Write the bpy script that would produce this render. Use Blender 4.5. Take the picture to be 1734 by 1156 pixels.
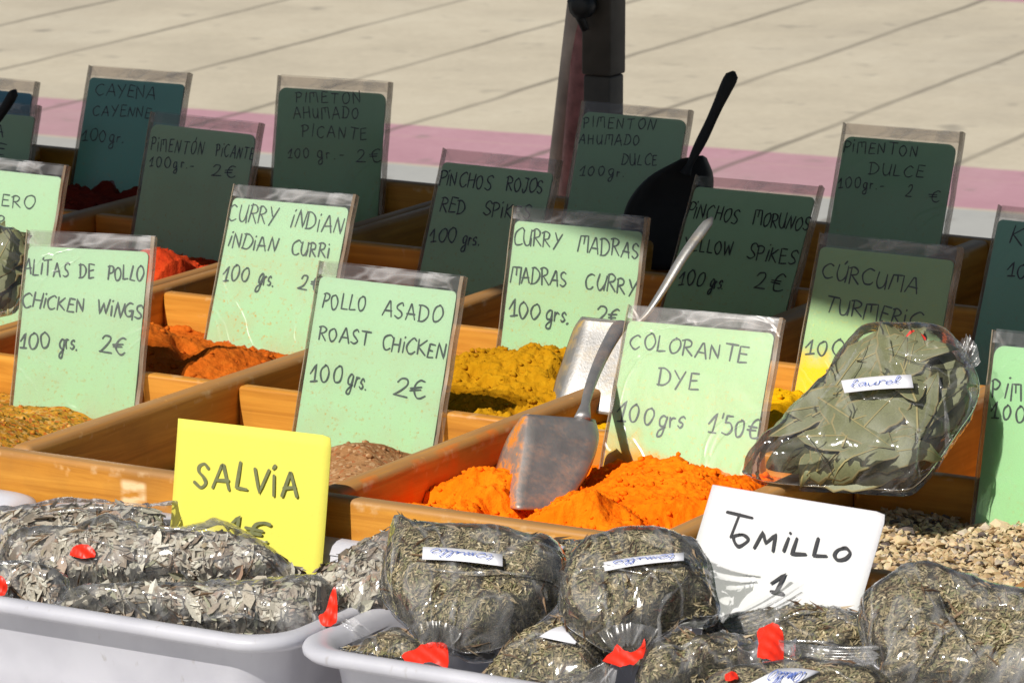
import bpy, bmesh, math, random
from mathutils import Vector, Matrix, noise
from mathutils.geometry import delaunay_2d_cdt
R = math.radians
random.seed(7)
for o in list(bpy.data.objects):
    bpy.data.objects.remove(o)
scene = bpy.context.scene
COL = scene.collection

# ------------------------------------------------------------------ camera, sky, sun, exposure
FPX, PITCH, YAW = 7455.0, 0.2051, 0.523       # focal length in photo pixels, pitch down, yaw of the stall
CAM = Vector((0, 0, 1.5)); ZT = 0.84          # ZT: height of the rim of the wooden trays
ORG = Vector((-0.325, 2.83, ZT))
cd = bpy.data.cameras.new("camera"); cam = bpy.data.objects.new("camera", cd); COL.objects.link(cam)
cam.location = CAM; cam.rotation_euler = (math.pi/2 - PITCH, 0, 0)
cd.sensor_width = 36; cd.lens = FPX/1734*36; cd.clip_start = 0.05; cd.clip_end = 400
cd.dof.use_dof = True; cd.dof.focus_distance = 2.9; cd.dof.aperture_fstop = 50
scene.camera = cam
SUN_AZ, SUN_EL = 40.0, 43.0                   # light travels 40 deg to the right of the view, 43 deg down
w = bpy.data.worlds.new("World"); scene.world = w; w.use_nodes = True
wn = w.node_tree; bg = wn.nodes['Background']
sky = wn.nodes.new('ShaderNodeTexSky'); sky.sky_type = 'NISHITA'; sky.sun_disc = False
sky.sun_elevation = R(SUN_EL); sky.sun_rotation = R(180 + SUN_AZ)
wn.links.new(sky.outputs[0], bg.inputs[0]); bg.inputs[1].default_value = 0.05
sl = bpy.data.lights.new("sun", 'SUN'); sl.energy = 5.0; sl.angle = R(0.5); sl.color = (1, .955, .88)
so = bpy.data.objects.new("sun", sl); COL.objects.link(so)
LDIR = Vector((math.sin(R(SUN_AZ))*math.cos(R(SUN_EL)), math.cos(R(SUN_AZ))*math.cos(R(SUN_EL)), -math.sin(R(SUN_EL))))
so.rotation_euler = LDIR.to_track_quat('-Z', 'Y').to_euler()
scene.view_settings.view_transform = 'Standard'; scene.view_settings.look = 'None'
scene.view_settings.exposure = 0.0; scene.view_settings.gamma = 1
scene.cycles.transparent_max_bounces = 24; scene.cycles.max_bounces = 8

# ------------------------------------------------------------------ geometry helpers
CY, SY = math.cos(YAW), math.sin(YAW)
GROT = Matrix.Rotation(-YAW, 4, 'Z')
def gw(a, b, z=0.):                            # stall grid -> world
    return Vector((ORG.x + a*CY + b*SY, ORG.y - a*SY + b*CY, ZT + z))
def wg(P):
    dx, dy = P.x-ORG.x, P.y-ORG.y
    return Vector((dx*CY - dy*SY, dx*SY + dy*CY, P.z-ZT))
def ray(x, y):
    u = (x-867)/FPX; v = (578-y)/FPX
    return Vector((u, math.cos(PITCH)+v*math.sin(PITCH), -math.sin(PITCH)+v*math.cos(PITCH)))
def on_z(x, y, z):                             # point of a sight line at height z over the tray rim
    r = ray(x, y); return CAM + r*((ZT+z-CAM.z)/r.z)
def on_b(x, y, b):                             # ... at grid depth b
    r = ray(x, y); n = Vector((SY, CY, 0)); P0 = gw(0, b); return CAM + r*((P0-CAM).dot(n)/r.dot(n))
def on_plane(x, y, P, n):
    r = ray(x, y); return CAM + r*((P-CAM).dot(n)/r.dot(n))

def thing(name, label, cat, M=None, group=None, kind=None):
    o = bpy.data.objects.new(name, None); COL.objects.link(o); o.empty_display_size = .05
    if M is not None: o.matrix_world = M
    o['label'] = label; o['category'] = cat
    if group: o['group'] = group
    if kind: o['kind'] = kind
    return o
def mesh(name, verts, faces, mats, parent=None, smooth=False, mi=None, M=None):
    me = bpy.data.meshes.new(name); me.from_pydata([tuple(v) for v in verts], [], faces)
    for m in (mats if isinstance(mats, (list, tuple)) else [mats]): me.materials.append(m)
    if mi:
        for p, i in zip(me.polygons, mi): p.material_index = i
    if smooth:
        for p in me.polygons: p.use_smooth = True
    me.update()
    o = bpy.data.objects.new(name, me); COL.objects.link(o)
    if parent: o.parent = parent
    elif M is not None: o.matrix_world = M
    return o
def tag(o, label, cat, group=None, kind=None):
    o['label'] = label; o['category'] = cat
    if group: o['group'] = group
    if kind: o['kind'] = kind
    return o
def board(name, lo, hi, m, parent, bev=.0022, seg=2):
    bm = bmesh.new(); bmesh.ops.create_cube(bm, size=1)
    for v in bm.verts:
        for k in range(3): v.co[k] = (lo[k]+hi[k])/2 + v.co[k]*(hi[k]-lo[k])
    bmesh.ops.bevel(bm, geom=bm.edges[:], offset=bev, segments=seg, profile=.5, affect='EDGES')
    # slight hand-made wobble
    me = bpy.data.meshes.new(name); bm.to_mesh(me); bm.free(); me.materials.append(m)
    for p in me.polygons: p.use_smooth = True
    o = bpy.data.objects.new(name, me); COL.objects.link(o); o.parent = parent
    return o
def tube_data(pts, rads, n=12, flat=1.0, up=Vector((0, 0, 1))):
    V, F = [], []
    for i, (p, r) in enumerate(zip(pts, rads)):
        t = (pts[min(i+1, len(pts)-1)] - pts[max(i-1, 0)]).normalized()
        s = t.cross(up)
        s = s.normalized() if s.length > 1e-4 else t.orthogonal().normalized()
        q = s.cross(t)
        fl = flat[i] if isinstance(flat, (list, tuple)) else flat
        for k in range(n):
            a = 2*math.pi*k/n
            V.append(p + s*(r*math.cos(a)) + q*(r*fl*math.sin(a)))
    for i in range(len(pts)-1):
        for k in range(n):
            F.append((i*n+k, i*n+(k+1) % n, (i+1)*n+(k+1) % n, (i+1)*n+k))
    F.append(tuple(range(n-1, -1, -1))); F.append(tuple((len(pts)-1)*n+k for k in range(n)))
    return V, F
def spline(pts, k=8):
    out = []
    P = [Vector(p) for p in pts]
    for i in range(len(P)-1):
        p0 = P[i-1] if i else P[0]*2-P[1]
        p1, p2 = P[i], P[i+1]
        p3 = P[i+2] if i+2 < len(P) else P[-1]*2-P[-2]
        for j in range(k):
            t = j/k
            out.append(.5*((2*p1)+(p2-p0)*t+(2*p0-5*p1+4*p2-p3)*t*t+(3*p1-p0-3*p2+p3)*t**3))
    out.append(P[-1]); return out
def fbm(v, H=1.0, oc=5): return noise.fractal(v, H, 2.1, oc)

# ------------------------------------------------------------------ materials
def mat(name):
    m = bpy.data.materials.new(name); m.use_nodes = True; nt = m.node_tree
    return m, nt, nt.nodes, nt.links, nt.nodes['Principled BSDF']
def N(nt, t, **kw):
    n = nt.nodes.new('ShaderNode'+t)
    for k, v in kw.items():
        if k in n.inputs.keys(): n.inputs[k].default_value = v
        else: setattr(n, k, v)
    return n
def ramp(nt, stops):
    r = nt.nodes.new('ShaderNodeValToRGB'); e = r.color_ramp.elements
    while len(e) < len(stops): e.new(0.5)
    for s, (p, c) in zip(e, stops): s.position = p; s.color = tuple(c)+((1,) if len(c) == 3 else ())
    return r
def coords(nt, scale=(1, 1, 1), kind='Object'):
    c = nt.nodes.new('ShaderNodeTexCoord'); mp = nt.nodes.new('ShaderNodeMapping'); mp.inputs['Scale'].default_value = scale
    nt.links.new(c.outputs[kind], mp.inputs[0]); return mp.outputs[0]
def bump(nt, h, strength, dist, bsdf):
    b = N(nt, 'Bump', Strength=strength, Distance=dist); nt.links.new(h, b.inputs['Height']); nt.links.new(b.outputs[0], bsdf.inputs['Normal'])
    return b
def mix(nt, f, a, b, mode='MIX'):
    m = nt.nodes.new('ShaderNodeMix'); m.data_type = 'RGBA'; m.blend_type = mode
    for s, v in ((0, f), (6, a), (7, b)):
        if hasattr(v, 'is_linked'): nt.links.new(v, m.inputs[s])
        elif s == 0: m.inputs[0].default_value = v
        else: m.inputs[s].default_value = tuple(v)+((1,) if len(v) == 3 else ())
    return m.outputs[2]
def math_(nt, op, a, b=0., clamp=False):
    m = nt.nodes.new('ShaderNodeMath'); m.operation = op; m.use_clamp = clamp
    for i, v in enumerate((a, b)):
        if hasattr(v, 'is_linked'): nt.links.new(v, m.inputs[i])
        else: m.inputs[i].default_value = v
    return m.outputs[0]
def plain(name, col, rough=.6, **kw):
    m, nt, nd, lk, b = mat(name)
    n = N(nt, 'TexNoise', Scale=kw.get('ns', 60.), Detail=6.); lk.new(coords(nt), n.inputs['Vector'])
    v = kw.get('var', .12)
    r = ramp(nt, [(.3, [c*(1-v) for c in col]), (.7, [min(1, c*(1+v)) for c in col])]); lk.new(n.outputs[0], r.inputs[0])
    lk.new(r.outputs[0], b.inputs['Base Color']); b.inputs['Roughness'].default_value = rough
    b.inputs['Metallic'].default_value = kw.get('metal', 0.)
    if kw.get('bump'): bump(nt, n.outputs[0], kw['bump'], .002, b)
    return m

def wood(name, axis):
    # honey coloured varnished pine, grain along one axis of the stall grid, powder dust inside the orange box
    m, nt, nd, lk, b = mat(name)
    sc = [55, 55, 55]; sc[axis] = 3.2
    co = coords(nt, sc)
    n1 = N(nt, 'TexNoise', Scale=1.6, Detail=8., Distortion=1.2, Roughness=.62); lk.new(co, n1.inputs['Vector'])
    n2 = N(nt, 'TexNoise', Scale=14., Detail=5.); lk.new(coords(nt), n2.inputs['Vector'])
    sc3 = [210, 210, 210]; sc3[axis] = 9
    n3 = N(nt, 'TexNoise', Scale=1.0, Detail=4.); lk.new(coords(nt, sc3), n3.inputs['Vector'])
    r = ramp(nt, [(.25, (.31, .115, .014)), (.45, (.52, .215, .026)), (.6, (.64, .29, .04)), (.8, (.72, .36, .06))])
    f = math_(nt, 'ADD', math_(nt, 'MULTIPLY', n1.outputs[0], .7), math_(nt, 'MULTIPLY', n3.outputs[0], .3)); lk.new(f, r.inputs[0])
    c = mix(nt, math_(nt, 'MULTIPLY', math_(nt, 'SUBTRACT', n2.outputs[0], .52, True), 2.2, True), r.outputs[0], (.20, .085, .02))
    # worn, greyed upper edges (where hands and scoops rub)
    tc = nt.nodes.new('ShaderNodeTexCoord'); sx = nt.nodes.new('ShaderNodeSeparateXYZ'); lk.new(tc.outputs['Object'], sx.inputs[0])
    top = nt.nodes.new('ShaderNodeMapRange'); top.inputs[1].default_value = -.005; top.inputs[2].default_value = -.0005; lk.new(sx.outputs[2], top.inputs[0])
    wr = ramp(nt, [(.35, (0, 0, 0)), (.6, (1, 1, 1))]); lk.new(n3.outputs[0], wr.inputs[0])
    tf = math_(nt, 'MULTIPLY', top.outputs[0], math_(nt, 'ADD', math_(nt, 'MULTIPLY', wr.outputs[0], .45), .4))
    c = mix(nt, tf, c, (.33, .19, .085))
    # orange dye powder dusting on the boards of its own box
    def band(sock, lo, hi, s):
        a_ = math_(nt, 'MULTIPLY', math_(nt, 'SUBTRACT', sock, lo), s, True); b_ = math_(nt, 'MULTIPLY', math_(nt, 'SUBTRACT', hi, sock), s, True)
        return math_(nt, 'MULTIPLY', a_, b_)
    n4 = N(nt, 'TexNoise', Scale=38., Detail=6.); lk.new(coords(nt), n4.inputs['Vector'])
    inb = math_(nt, 'MULTIPLY', band(sx.outputs[0], .243, .475, 400.), band(sx.outputs[1], .008, .243, 400.))
    low = math_(nt, 'MULTIPLY', math_(nt, 'SUBTRACT', -.001, sx.outputs[2]), 60., True)
    fo = math_(nt, 'MULTIPLY', inb, math_(nt, 'ADD', math_(nt, 'MULTIPLY', low, .45), math_(nt, 'MULTIPLY', math_(nt, 'SUBTRACT', n4.outputs[0], .5, True), 3.)), True)
    c = mix(nt, fo, c, (.75, .15, .005))
    # pale scuffed patch on the front board
    wp = wg(on_b(226, 834, -.014)); sc_ = N(nt, 'TexNoise', Scale=150., Detail=5.); lk.new(coords(nt, (.35, 1, 1)), sc_.inputs['Vector'])
    pm = math_(nt, 'MULTIPLY', math_(nt, 'MULTIPLY', band(sx.outputs[0], wp.x-.011, wp.x+.011, 300.), band(sx.outputs[2], wp.z-.012, wp.z+.009, 300.)), math_(nt, 'MULTIPLY', math_(nt, 'SUBTRACT', sc_.outputs[0], .38, True), 5., True))
    c = mix(nt, math_(nt, 'MULTIPLY', pm, math_(nt, 'LESS_THAN', sx.outputs[1], 0.)), c, (.78, .55, .30))
    # scattered spice smudges everywhere
    n5 = N(nt, 'TexNoise', Scale=95., Detail=3.); lk.new(coords(nt), n5.inputs['Vector'])
    c = mix(nt, math_(nt, 'MULTIPLY', math_(nt, 'SUBTRACT', n5.outputs[0], .66, True), 8., True), c, (.62, .3, .08))
    # pale scuffs and dents on the arris just below the top edge
    ar = math_(nt, 'MULTIPLY', band(sx.outputs[2], -.0075, -.0005, 700.), math_(nt, 'MULTIPLY', math_(nt, 'SUBTRACT', math_(nt, 'ADD', math_(nt, 'MULTIPLY', n5.outputs[0], .5), math_(nt, 'MULTIPLY', n4.outputs[0], .5)), .55, True), 9., True), True)
    c = mix(nt, math_(nt, 'MULTIPLY', ar, .6), c, (.70, .50, .28))
    # small dark knots and dents
    kv = N(nt, 'TexVoronoi', Scale=16.); lk.new(coords(nt, tuple(.35 if k == axis else 1. for k in range(3))), kv.inputs['Vector'])
    kn = math_(nt, 'MULTIPLY', math_(nt, 'SUBTRACT', .13, kv.outputs['Distance'], True), 9., True)
    c = mix(nt, math_(nt, 'MULTIPLY', kn, .55), c, (.16, .06, .012))
    lk.new(c, b.inputs['Base Color'])
    rr = ramp(nt, [(0, (.36,)*3), (1, (.62,)*3)]); lk.new(n2.outputs[0], rr.inputs[0]); lk.new(rr.outputs[0], b.inputs['Roughness'])
    b.inputs['Specular IOR Level'].default_value = .3
    bump(nt, f, .35, .0012, b)
    return m
WOOD_X = wood("varnished wood across", 0); WOOD_Y = wood("varnished wood lengthwise", 1)

def powder(name, c1, c2, c3, spec=None, scale=1.0):
    m, nt, nd, lk, b = mat(name)
    co = coords(nt)
    n1 = N(nt, 'TexNoise', Scale=130.*scale, Detail=8., Roughness=.7); lk.new(co, n1.inputs['Vector'])
    n2 = N(nt, 'TexNoise', Scale=17., Detail=5.); lk.new(co, n2.inputs['Vector'])
    r = ramp(nt, [(.3, c1), (.5, c2), (.72, c3)]); lk.new(math_(nt, 'ADD', math_(nt, 'MULTIPLY', n1.outputs[0], .55), math_(nt, 'MULTIPLY', n2.outputs[0], .45)), r.inputs[0])
    c = r.outputs[0]
    if spec:
        v = N(nt, 'TexVoronoi', Scale=420.); lk.new(co, v.inputs['Vector'])
        rnd = nt.nodes.new('ShaderNodeSeparateColor'); lk.new(v.outputs['Color'], rnd.inputs[0])
        for (lo, hi, col), ch in zip(spec, ('Red', 'Green', 'Blue')):
            s = math_(nt, 'GREATER_THAN', rnd.outputs[ch], lo)
            c = mix(nt, math_(nt, 'MULTIPLY', s, hi), c, col)
    lk.new(c, b.inputs['Base Color']); b.inputs['Roughness'].default_value = .95; b.inputs['Specular IOR Level'].default_value = .1
    n3 = N(nt, 'TexNoise', Scale=600.*scale, Detail=4.); lk.new(co, n3.inputs['Vector'])
    bump(nt, math_(nt, 'ADD', math_(nt, 'MULTIPLY', n1.outputs[0], .6), math_(nt, 'MULTIPLY', n3.outputs[0], .4)), .8, .0022, b)
    return m
P_ORANGE = powder("orange dye powder", (.94, .13, .001), (1.0, .19, .002), (1.0, .275, .008))
P_MADRAS = powder("madras curry powder", (.36, .165, .003), (.48, .225, .004), (.60, .32, .01))
P_INDIAN = powder("indian curry powder", (.40, .075, .005), (.55, .115, .008), (.64, .17, .015))
P_TURM = powder("turmeric powder", (.75, .36, .002), (.88, .46, .003), (.92, .52, .01))
P_RED = powder("hot paprika powder", (.40, .025, .006), (.58, .05, .01), (.66, .09, .015))
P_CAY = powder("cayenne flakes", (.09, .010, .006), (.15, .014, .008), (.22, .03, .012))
P_BROWN = powder("roast chicken spice", (.26, .12, .045), (.36, .18, .075), (.46, .27, .13), [(.8, .6, (.55, .36, .2)), (.88, .6, (.16, .06, .02)), (.9, .5, (.4, .1, .03))])
P_WING = powder("chicken wing spice", (.40, .17, .018), (.55, .26, .025), (.64, .35, .06), [(.78, .8, (.12, .11, .02)), (.85, .7, (.65, .38, .12)), (.85, .7, (.5, .1, .02))])

def film(name, haze=.07, gloss=.5, rough=.12, tint=(.95, .95, .95), bs=40., bstr=.5, bdist=.004, sheen=(1, 1, 1)):
    # clear plastic: mostly see-through, fresnel reflections, a little milky scatter
    m, nt, nd, lk, b = mat(name); nd.remove(b); out = nd['Material Output']
    co = coords(nt)
    n1 = N(nt, 'TexNoise', Scale=bs, Detail=4., Distortion=.6); lk.new(co, n1.inputs['Vector'])
    n2 = N(nt, 'TexNoise', Scale=bs*.35, Detail=3., Distortion=1.5); lk.new(co, n2.inputs['Vector'])
    rid = math_(nt, 'ABSOLUTE', math_(nt, 'SUBTRACT', n2.outputs[0], .5))
    sharp = math_(nt, 'MULTIPLY', math_(nt, 'SUBTRACT', .022, rid, True), 30., True)
    h = math_(nt, 'ADD', math_(nt, 'ADD', math_(nt, 'MULTIPLY', n1.outputs[0], .5), math_(nt, 'MULTIPLY', rid, -1.6)), math_(nt, 'MULTIPLY', sharp, .35))
    bp = N(nt, 'Bump', Strength=bstr, Distance=bdist); lk.new(h, bp.inputs['Height'])
    tr = N(nt, 'BsdfTransparent'); tr.inputs[0].default_value = tint+(1,)
    gl = N(nt, 'BsdfGlossy', Roughness=rough); gl.inputs[0].default_value = sheen+(1,); lk.new(bp.outputs[0], gl.inputs['Normal'])
    df = N(nt, 'BsdfDiffuse'); df.inputs[0].default_value = (.82, .82, .84, 1)
    fr = N(nt, 'Fresnel', IOR=1.5); lk.new(bp.outputs[0], fr.inputs['Normal'])
    m1 = N(nt, 'MixShader'); m2 = N(nt, 'MixShader')
    n4 = N(nt, 'TexNoise', Scale=bs*.45, Detail=3., Distortion=2.2); lk.new(coords(nt, (1, 1, .45)), n4.inputs['Vector'])
    st = math_(nt, 'POWER', math_(nt, 'MULTIPLY', math_(nt, 'SUBTRACT', n4.outputs[0], .42, True), 3.6, True), 1.6)
    hz = math_(nt, 'MULTIPLY', math_(nt, 'ADD', math_(nt, 'ADD', math_(nt, 'MULTIPLY', math_(nt, 'SUBTRACT', .03, rid, True), 45.), math_(nt, 'MULTIPLY', st, 1.2)), .3), haze, True)
    lk.new(hz, m1.inputs[0]); lk.new(tr.outputs[0], m1.inputs[1]); lk.new(df.outputs[0], m1.inputs[2])
    lk.new(math_(nt, 'MULTIPLY', fr.outputs[0], gloss, True), m2.inputs[0]); lk.new(m1.outputs[0], m2.inputs[1]); lk.new(gl.outputs[0], m2.inputs[2])
    lk.new(m2.outputs[0], out.inputs['Surface'])
    return m
FILM_SIGN = film("clear sign sleeve", haze=.02, gloss=.7, rough=.2, bs=30., bstr=.25, bdist=.002)
FILM_TOP = film("empty sleeve edge", haze=.13, gloss=.6, rough=.22, tint=(.80, .77, .75), bs=40., bstr=.2, bdist=.002)
FILM_BAG = film("clear bag film", haze=.085, gloss=.85, rough=.11, bs=34., bstr=.5, bdist=.004)
FILM_TAIL = film("gathered bag film", haze=.13, gloss=.6, rough=.2, bs=50., bstr=.25, bdist=.003)
FILM_BAY = film("crisp leaf bag film", haze=.045, gloss=.9, rough=.09, bs=30., bstr=.5, bdist=.004)
FILM_FOLD = film("folded bag film", haze=.10, gloss=1.0, rough=.10, bs=70., bstr=.25, bdist=.002)
def seam_mat():
    m, nt, nd, lk, b = mat("brownish sleeve seam")
    n = N(nt, 'TexNoise', Scale=120., Detail=5.); lk.new(coords(nt, (1, 1, .25)), n.inputs['Vector'])
    r = ramp(nt, [(.35, (.26, .17, .10)), (.55, (.46, .37, .27)), (.75, (.66, .62, .56))]); lk.new(n.outputs[0], r.inputs[0])
    lk.new(r.outputs[0], b.inputs['Base Color']); b.inputs['Roughness'].default_value = .25
    tr = N(nt, 'BsdfTransparent'); ms = N(nt, 'MixShader'); ms.inputs[0].default_value = .52
    lk.new(tr.outputs[0], ms.inputs[1]); lk.new(b.outputs[0], ms.inputs[2]); lk.new(ms.outputs[0], nd['Material Output'].inputs['Surface'])
    return m
SEAM = seam_mat()

def paper(name, col, stain, amount, foot=0.):
    # stained coloured paper; local x across, z up the card from its foot
    m, nt, nd, lk, b = mat(name)
    co = coords(nt); sx = nt.nodes.new('ShaderNodeSeparateXYZ'); lk.new(co, sx.inputs[0])
    n1 = N(nt, 'TexNoise', Scale=170., Detail=5., Roughness=.65); lk.new(co, n1.inputs['Vector'])
    n2 = N(nt, 'TexNoise', Scale=28., Detail=4.); lk.new(co, n2.inputs['Vector'])
    n8 = N(nt, 'TexNoise', Scale=420., Detail=3.); lk.new(co, n8.inputs['Vector'])
    zf = math_(nt, 'SUBTRACT', 1.0, math_(nt, 'MULTIPLY', sx.outputs[2], 8.5), True)
    mask = math_(nt, 'ADD', math_(nt, 'ADD', math_(nt, 'MULTIPLY', math_(nt, 'SUBTRACT', n1.outputs[0], .62, True), 4.5), math_(nt, 'MULTIPLY', math_(nt, 'SUBTRACT', n8.outputs[0], .60, True), math_(nt, 'ADD', math_(nt, 'MULTIPLY', zf, 9.), 2.))), math_(nt, 'MULTIPLY', math_(nt, 'SUBTRACT', n2.outputs[0], .42, True), math_(nt, 'MULTIPLY', zf, 2.2)))
    if foot:
        ft = math_(nt, 'SUBTRACT', 1.0, math_(nt, 'MULTIPLY', math_(nt, 'ADD', sx.outputs[2], math_(nt, 'MULTIPLY', sx.outputs[0], .25)), 9.5), True)
        mask = math_(nt, 'ADD', math_(nt, 'MULTIPLY', mask, .35), math_(nt, 'MULTIPLY', math_(nt, 'SUBTRACT', math_(nt, 'ADD', math_(nt, 'MULTIPLY', n2.outputs[0], .5), ft), .56, True), foot))
    g2 = [c*.93 for c in col]
    glare = math_(nt, 'ADD', math_(nt, 'MULTIPLY', sx.outputs[2], 6.6), math_(nt, 'MULTIPLY', math_(nt, 'SUBTRACT', n2.outputs[0], .5), .5), True)   # paler upper half: glare of the sleeve film painted into the paper colour
    base = mix(nt, n2.outputs[0], mix(nt, glare, [col[0]*.93, col[1]*.99, col[2]*.80], [min(.8, col[0]*1.10), col[1]*1.0, min(.8, col[2]*1.16)]), g2)
    c = mix(nt, math_(nt, 'MULTIPLY', mask, amount, True), base, stain)
    nf = N(nt, 'TexNoise', Scale=900., Detail=5.); lk.new(co, nf.inputs['Vector'])
    c = mix(nt, math_(nt, 'MULTIPLY', math_(nt, 'SUBTRACT', nf.outputs[0], .5, True), .8, True), c, [q*.78 for q in col])
    lk.new(c, b.inputs['Base Color']); b.inputs['Roughness'].default_value = .85; b.inputs['Specular IOR Level'].default_value = .15
    bump(nt, math_(nt, 'ADD', nf.outputs[0], n2.outputs[0]), .25, .0006, b)
    return m
GREEN = (.385, .575, .355)
BRN = (.42, .28, .08)
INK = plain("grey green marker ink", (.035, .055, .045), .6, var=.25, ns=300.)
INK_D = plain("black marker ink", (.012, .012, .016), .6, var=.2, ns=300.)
INK_B = plain("blue ballpoint ink", (.08, .14, .45), .6, var=.2, ns=300.)
INK_O = plain("olive marker ink", (.15, .16, .06), .6, var=.2, ns=300.)
def steel():
    m, nt, nd, lk, b = mat("worn scoop steel")
    n = N(nt, 'TexNoise', Scale=70., Detail=7., Roughness=.65); lk.new(coords(nt), n.inputs['Vector'])
    n2 = N(nt, 'TexNoise', Scale=32., Detail=5.); lk.new(coords(nt, (1, 1, 3)), n2.inputs['Vector'])
    n9 = N(nt, 'TexNoise', Scale=330., Detail=4.); lk.new(coords(nt), n9.inputs['Vector'])
    r = ramp(nt, [(.25, (.27, .27, .275)), (.6, (.33, .33, .335)), (.8, (.38, .38, .38))]); lk.new(n.outputs[0], r.inputs[0])
    f = math_(nt, 'MULTIPLY', math_(nt, 'SUBTRACT', math_(nt, 'ADD', math_(nt, 'MULTIPLY', n2.outputs[0], .65), math_(nt, 'MULTIPLY', n9.outputs[0], .35)), .46, True), 4.5, True)
    attr = nt.nodes.new('ShaderNodeAttribute'); attr.attribute_name = 'dust'
    f = math_(nt, 'MULTIPLY', math_(nt, 'ADD', f, math_(nt, 'MULTIPLY', n.outputs[0], .3)), math_(nt, 'MULTIPLY', attr.outputs['Fac'], 1.5), True)
    dust = nt.nodes.new('ShaderNodeAttribute'); dust.attribute_type = 'OBJECT'; dust.attribute_name = 'dust_color'
    lk.new(mix(nt, f, r.outputs[0], dust.outputs['Color']), b.inputs['Base Color'])
    lk.new(math_(nt, 'MULTIPLY', math_(nt, 'SUBTRACT', 1.0, f, True), .62), b.inputs['Metallic'])
    lk.new(math_(nt, 'ADD', math_(nt, 'MULTIPLY', n.outputs[0], .25), math_(nt, 'ADD', .28, math_(nt, 'MULTIPLY', f, .4))), b.inputs['Roughness'])
    sc = N(nt, 'TexNoise', Scale=60., Detail=6.); lk.new(coords(nt, (14, 14, 1)), sc.inputs['Vector'])
    bump(nt, math_(nt, 'ADD', n.outputs[0], sc.outputs[0]), .18, .0006, b)
    return m
STEEL = steel()
BLACK = plain("blackened steel", (.012, .011, .011), .75, var=.3)
TUBP, nt, nd, lk, b = mat("white tub plastic")
n = N(nt, 'TexNoise', Scale=25., Detail=6.); lk.new(coords(nt), n.inputs['Vector'])
n2 = N(nt, 'TexNoise', Scale=160., Detail=4.); lk.new(coords(nt, (1, 1, .4)), n2.inputs['Vector'])
r = ramp(nt, [(.3, (.45, .45, .50)), (.6, (.53, .53, .58))]); lk.new(n.outputs[0], r.inputs[0])
lk.new(mix(nt, math_(nt, 'MULTIPLY', math_(nt, 'SUBTRACT', n2.outputs[0], .66, True), 4., True), r.outputs[0], (.25, .22, .18)), b.inputs['Base Color'])
b.inputs['Roughness'].default_value = .38; b.inputs['Subsurface Weight'].default_value = .25; b.inputs['Subsurface Radius'].default_value = (.01, .01, .012)
bump(nt, n.outputs[0], .12, .002, b)
TAPE = plain("red tape", (.80, .03, .012), .42, var=.12)
STICK = plain("white sticker", (.80, .80, .86), .55, var=.03)

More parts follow.
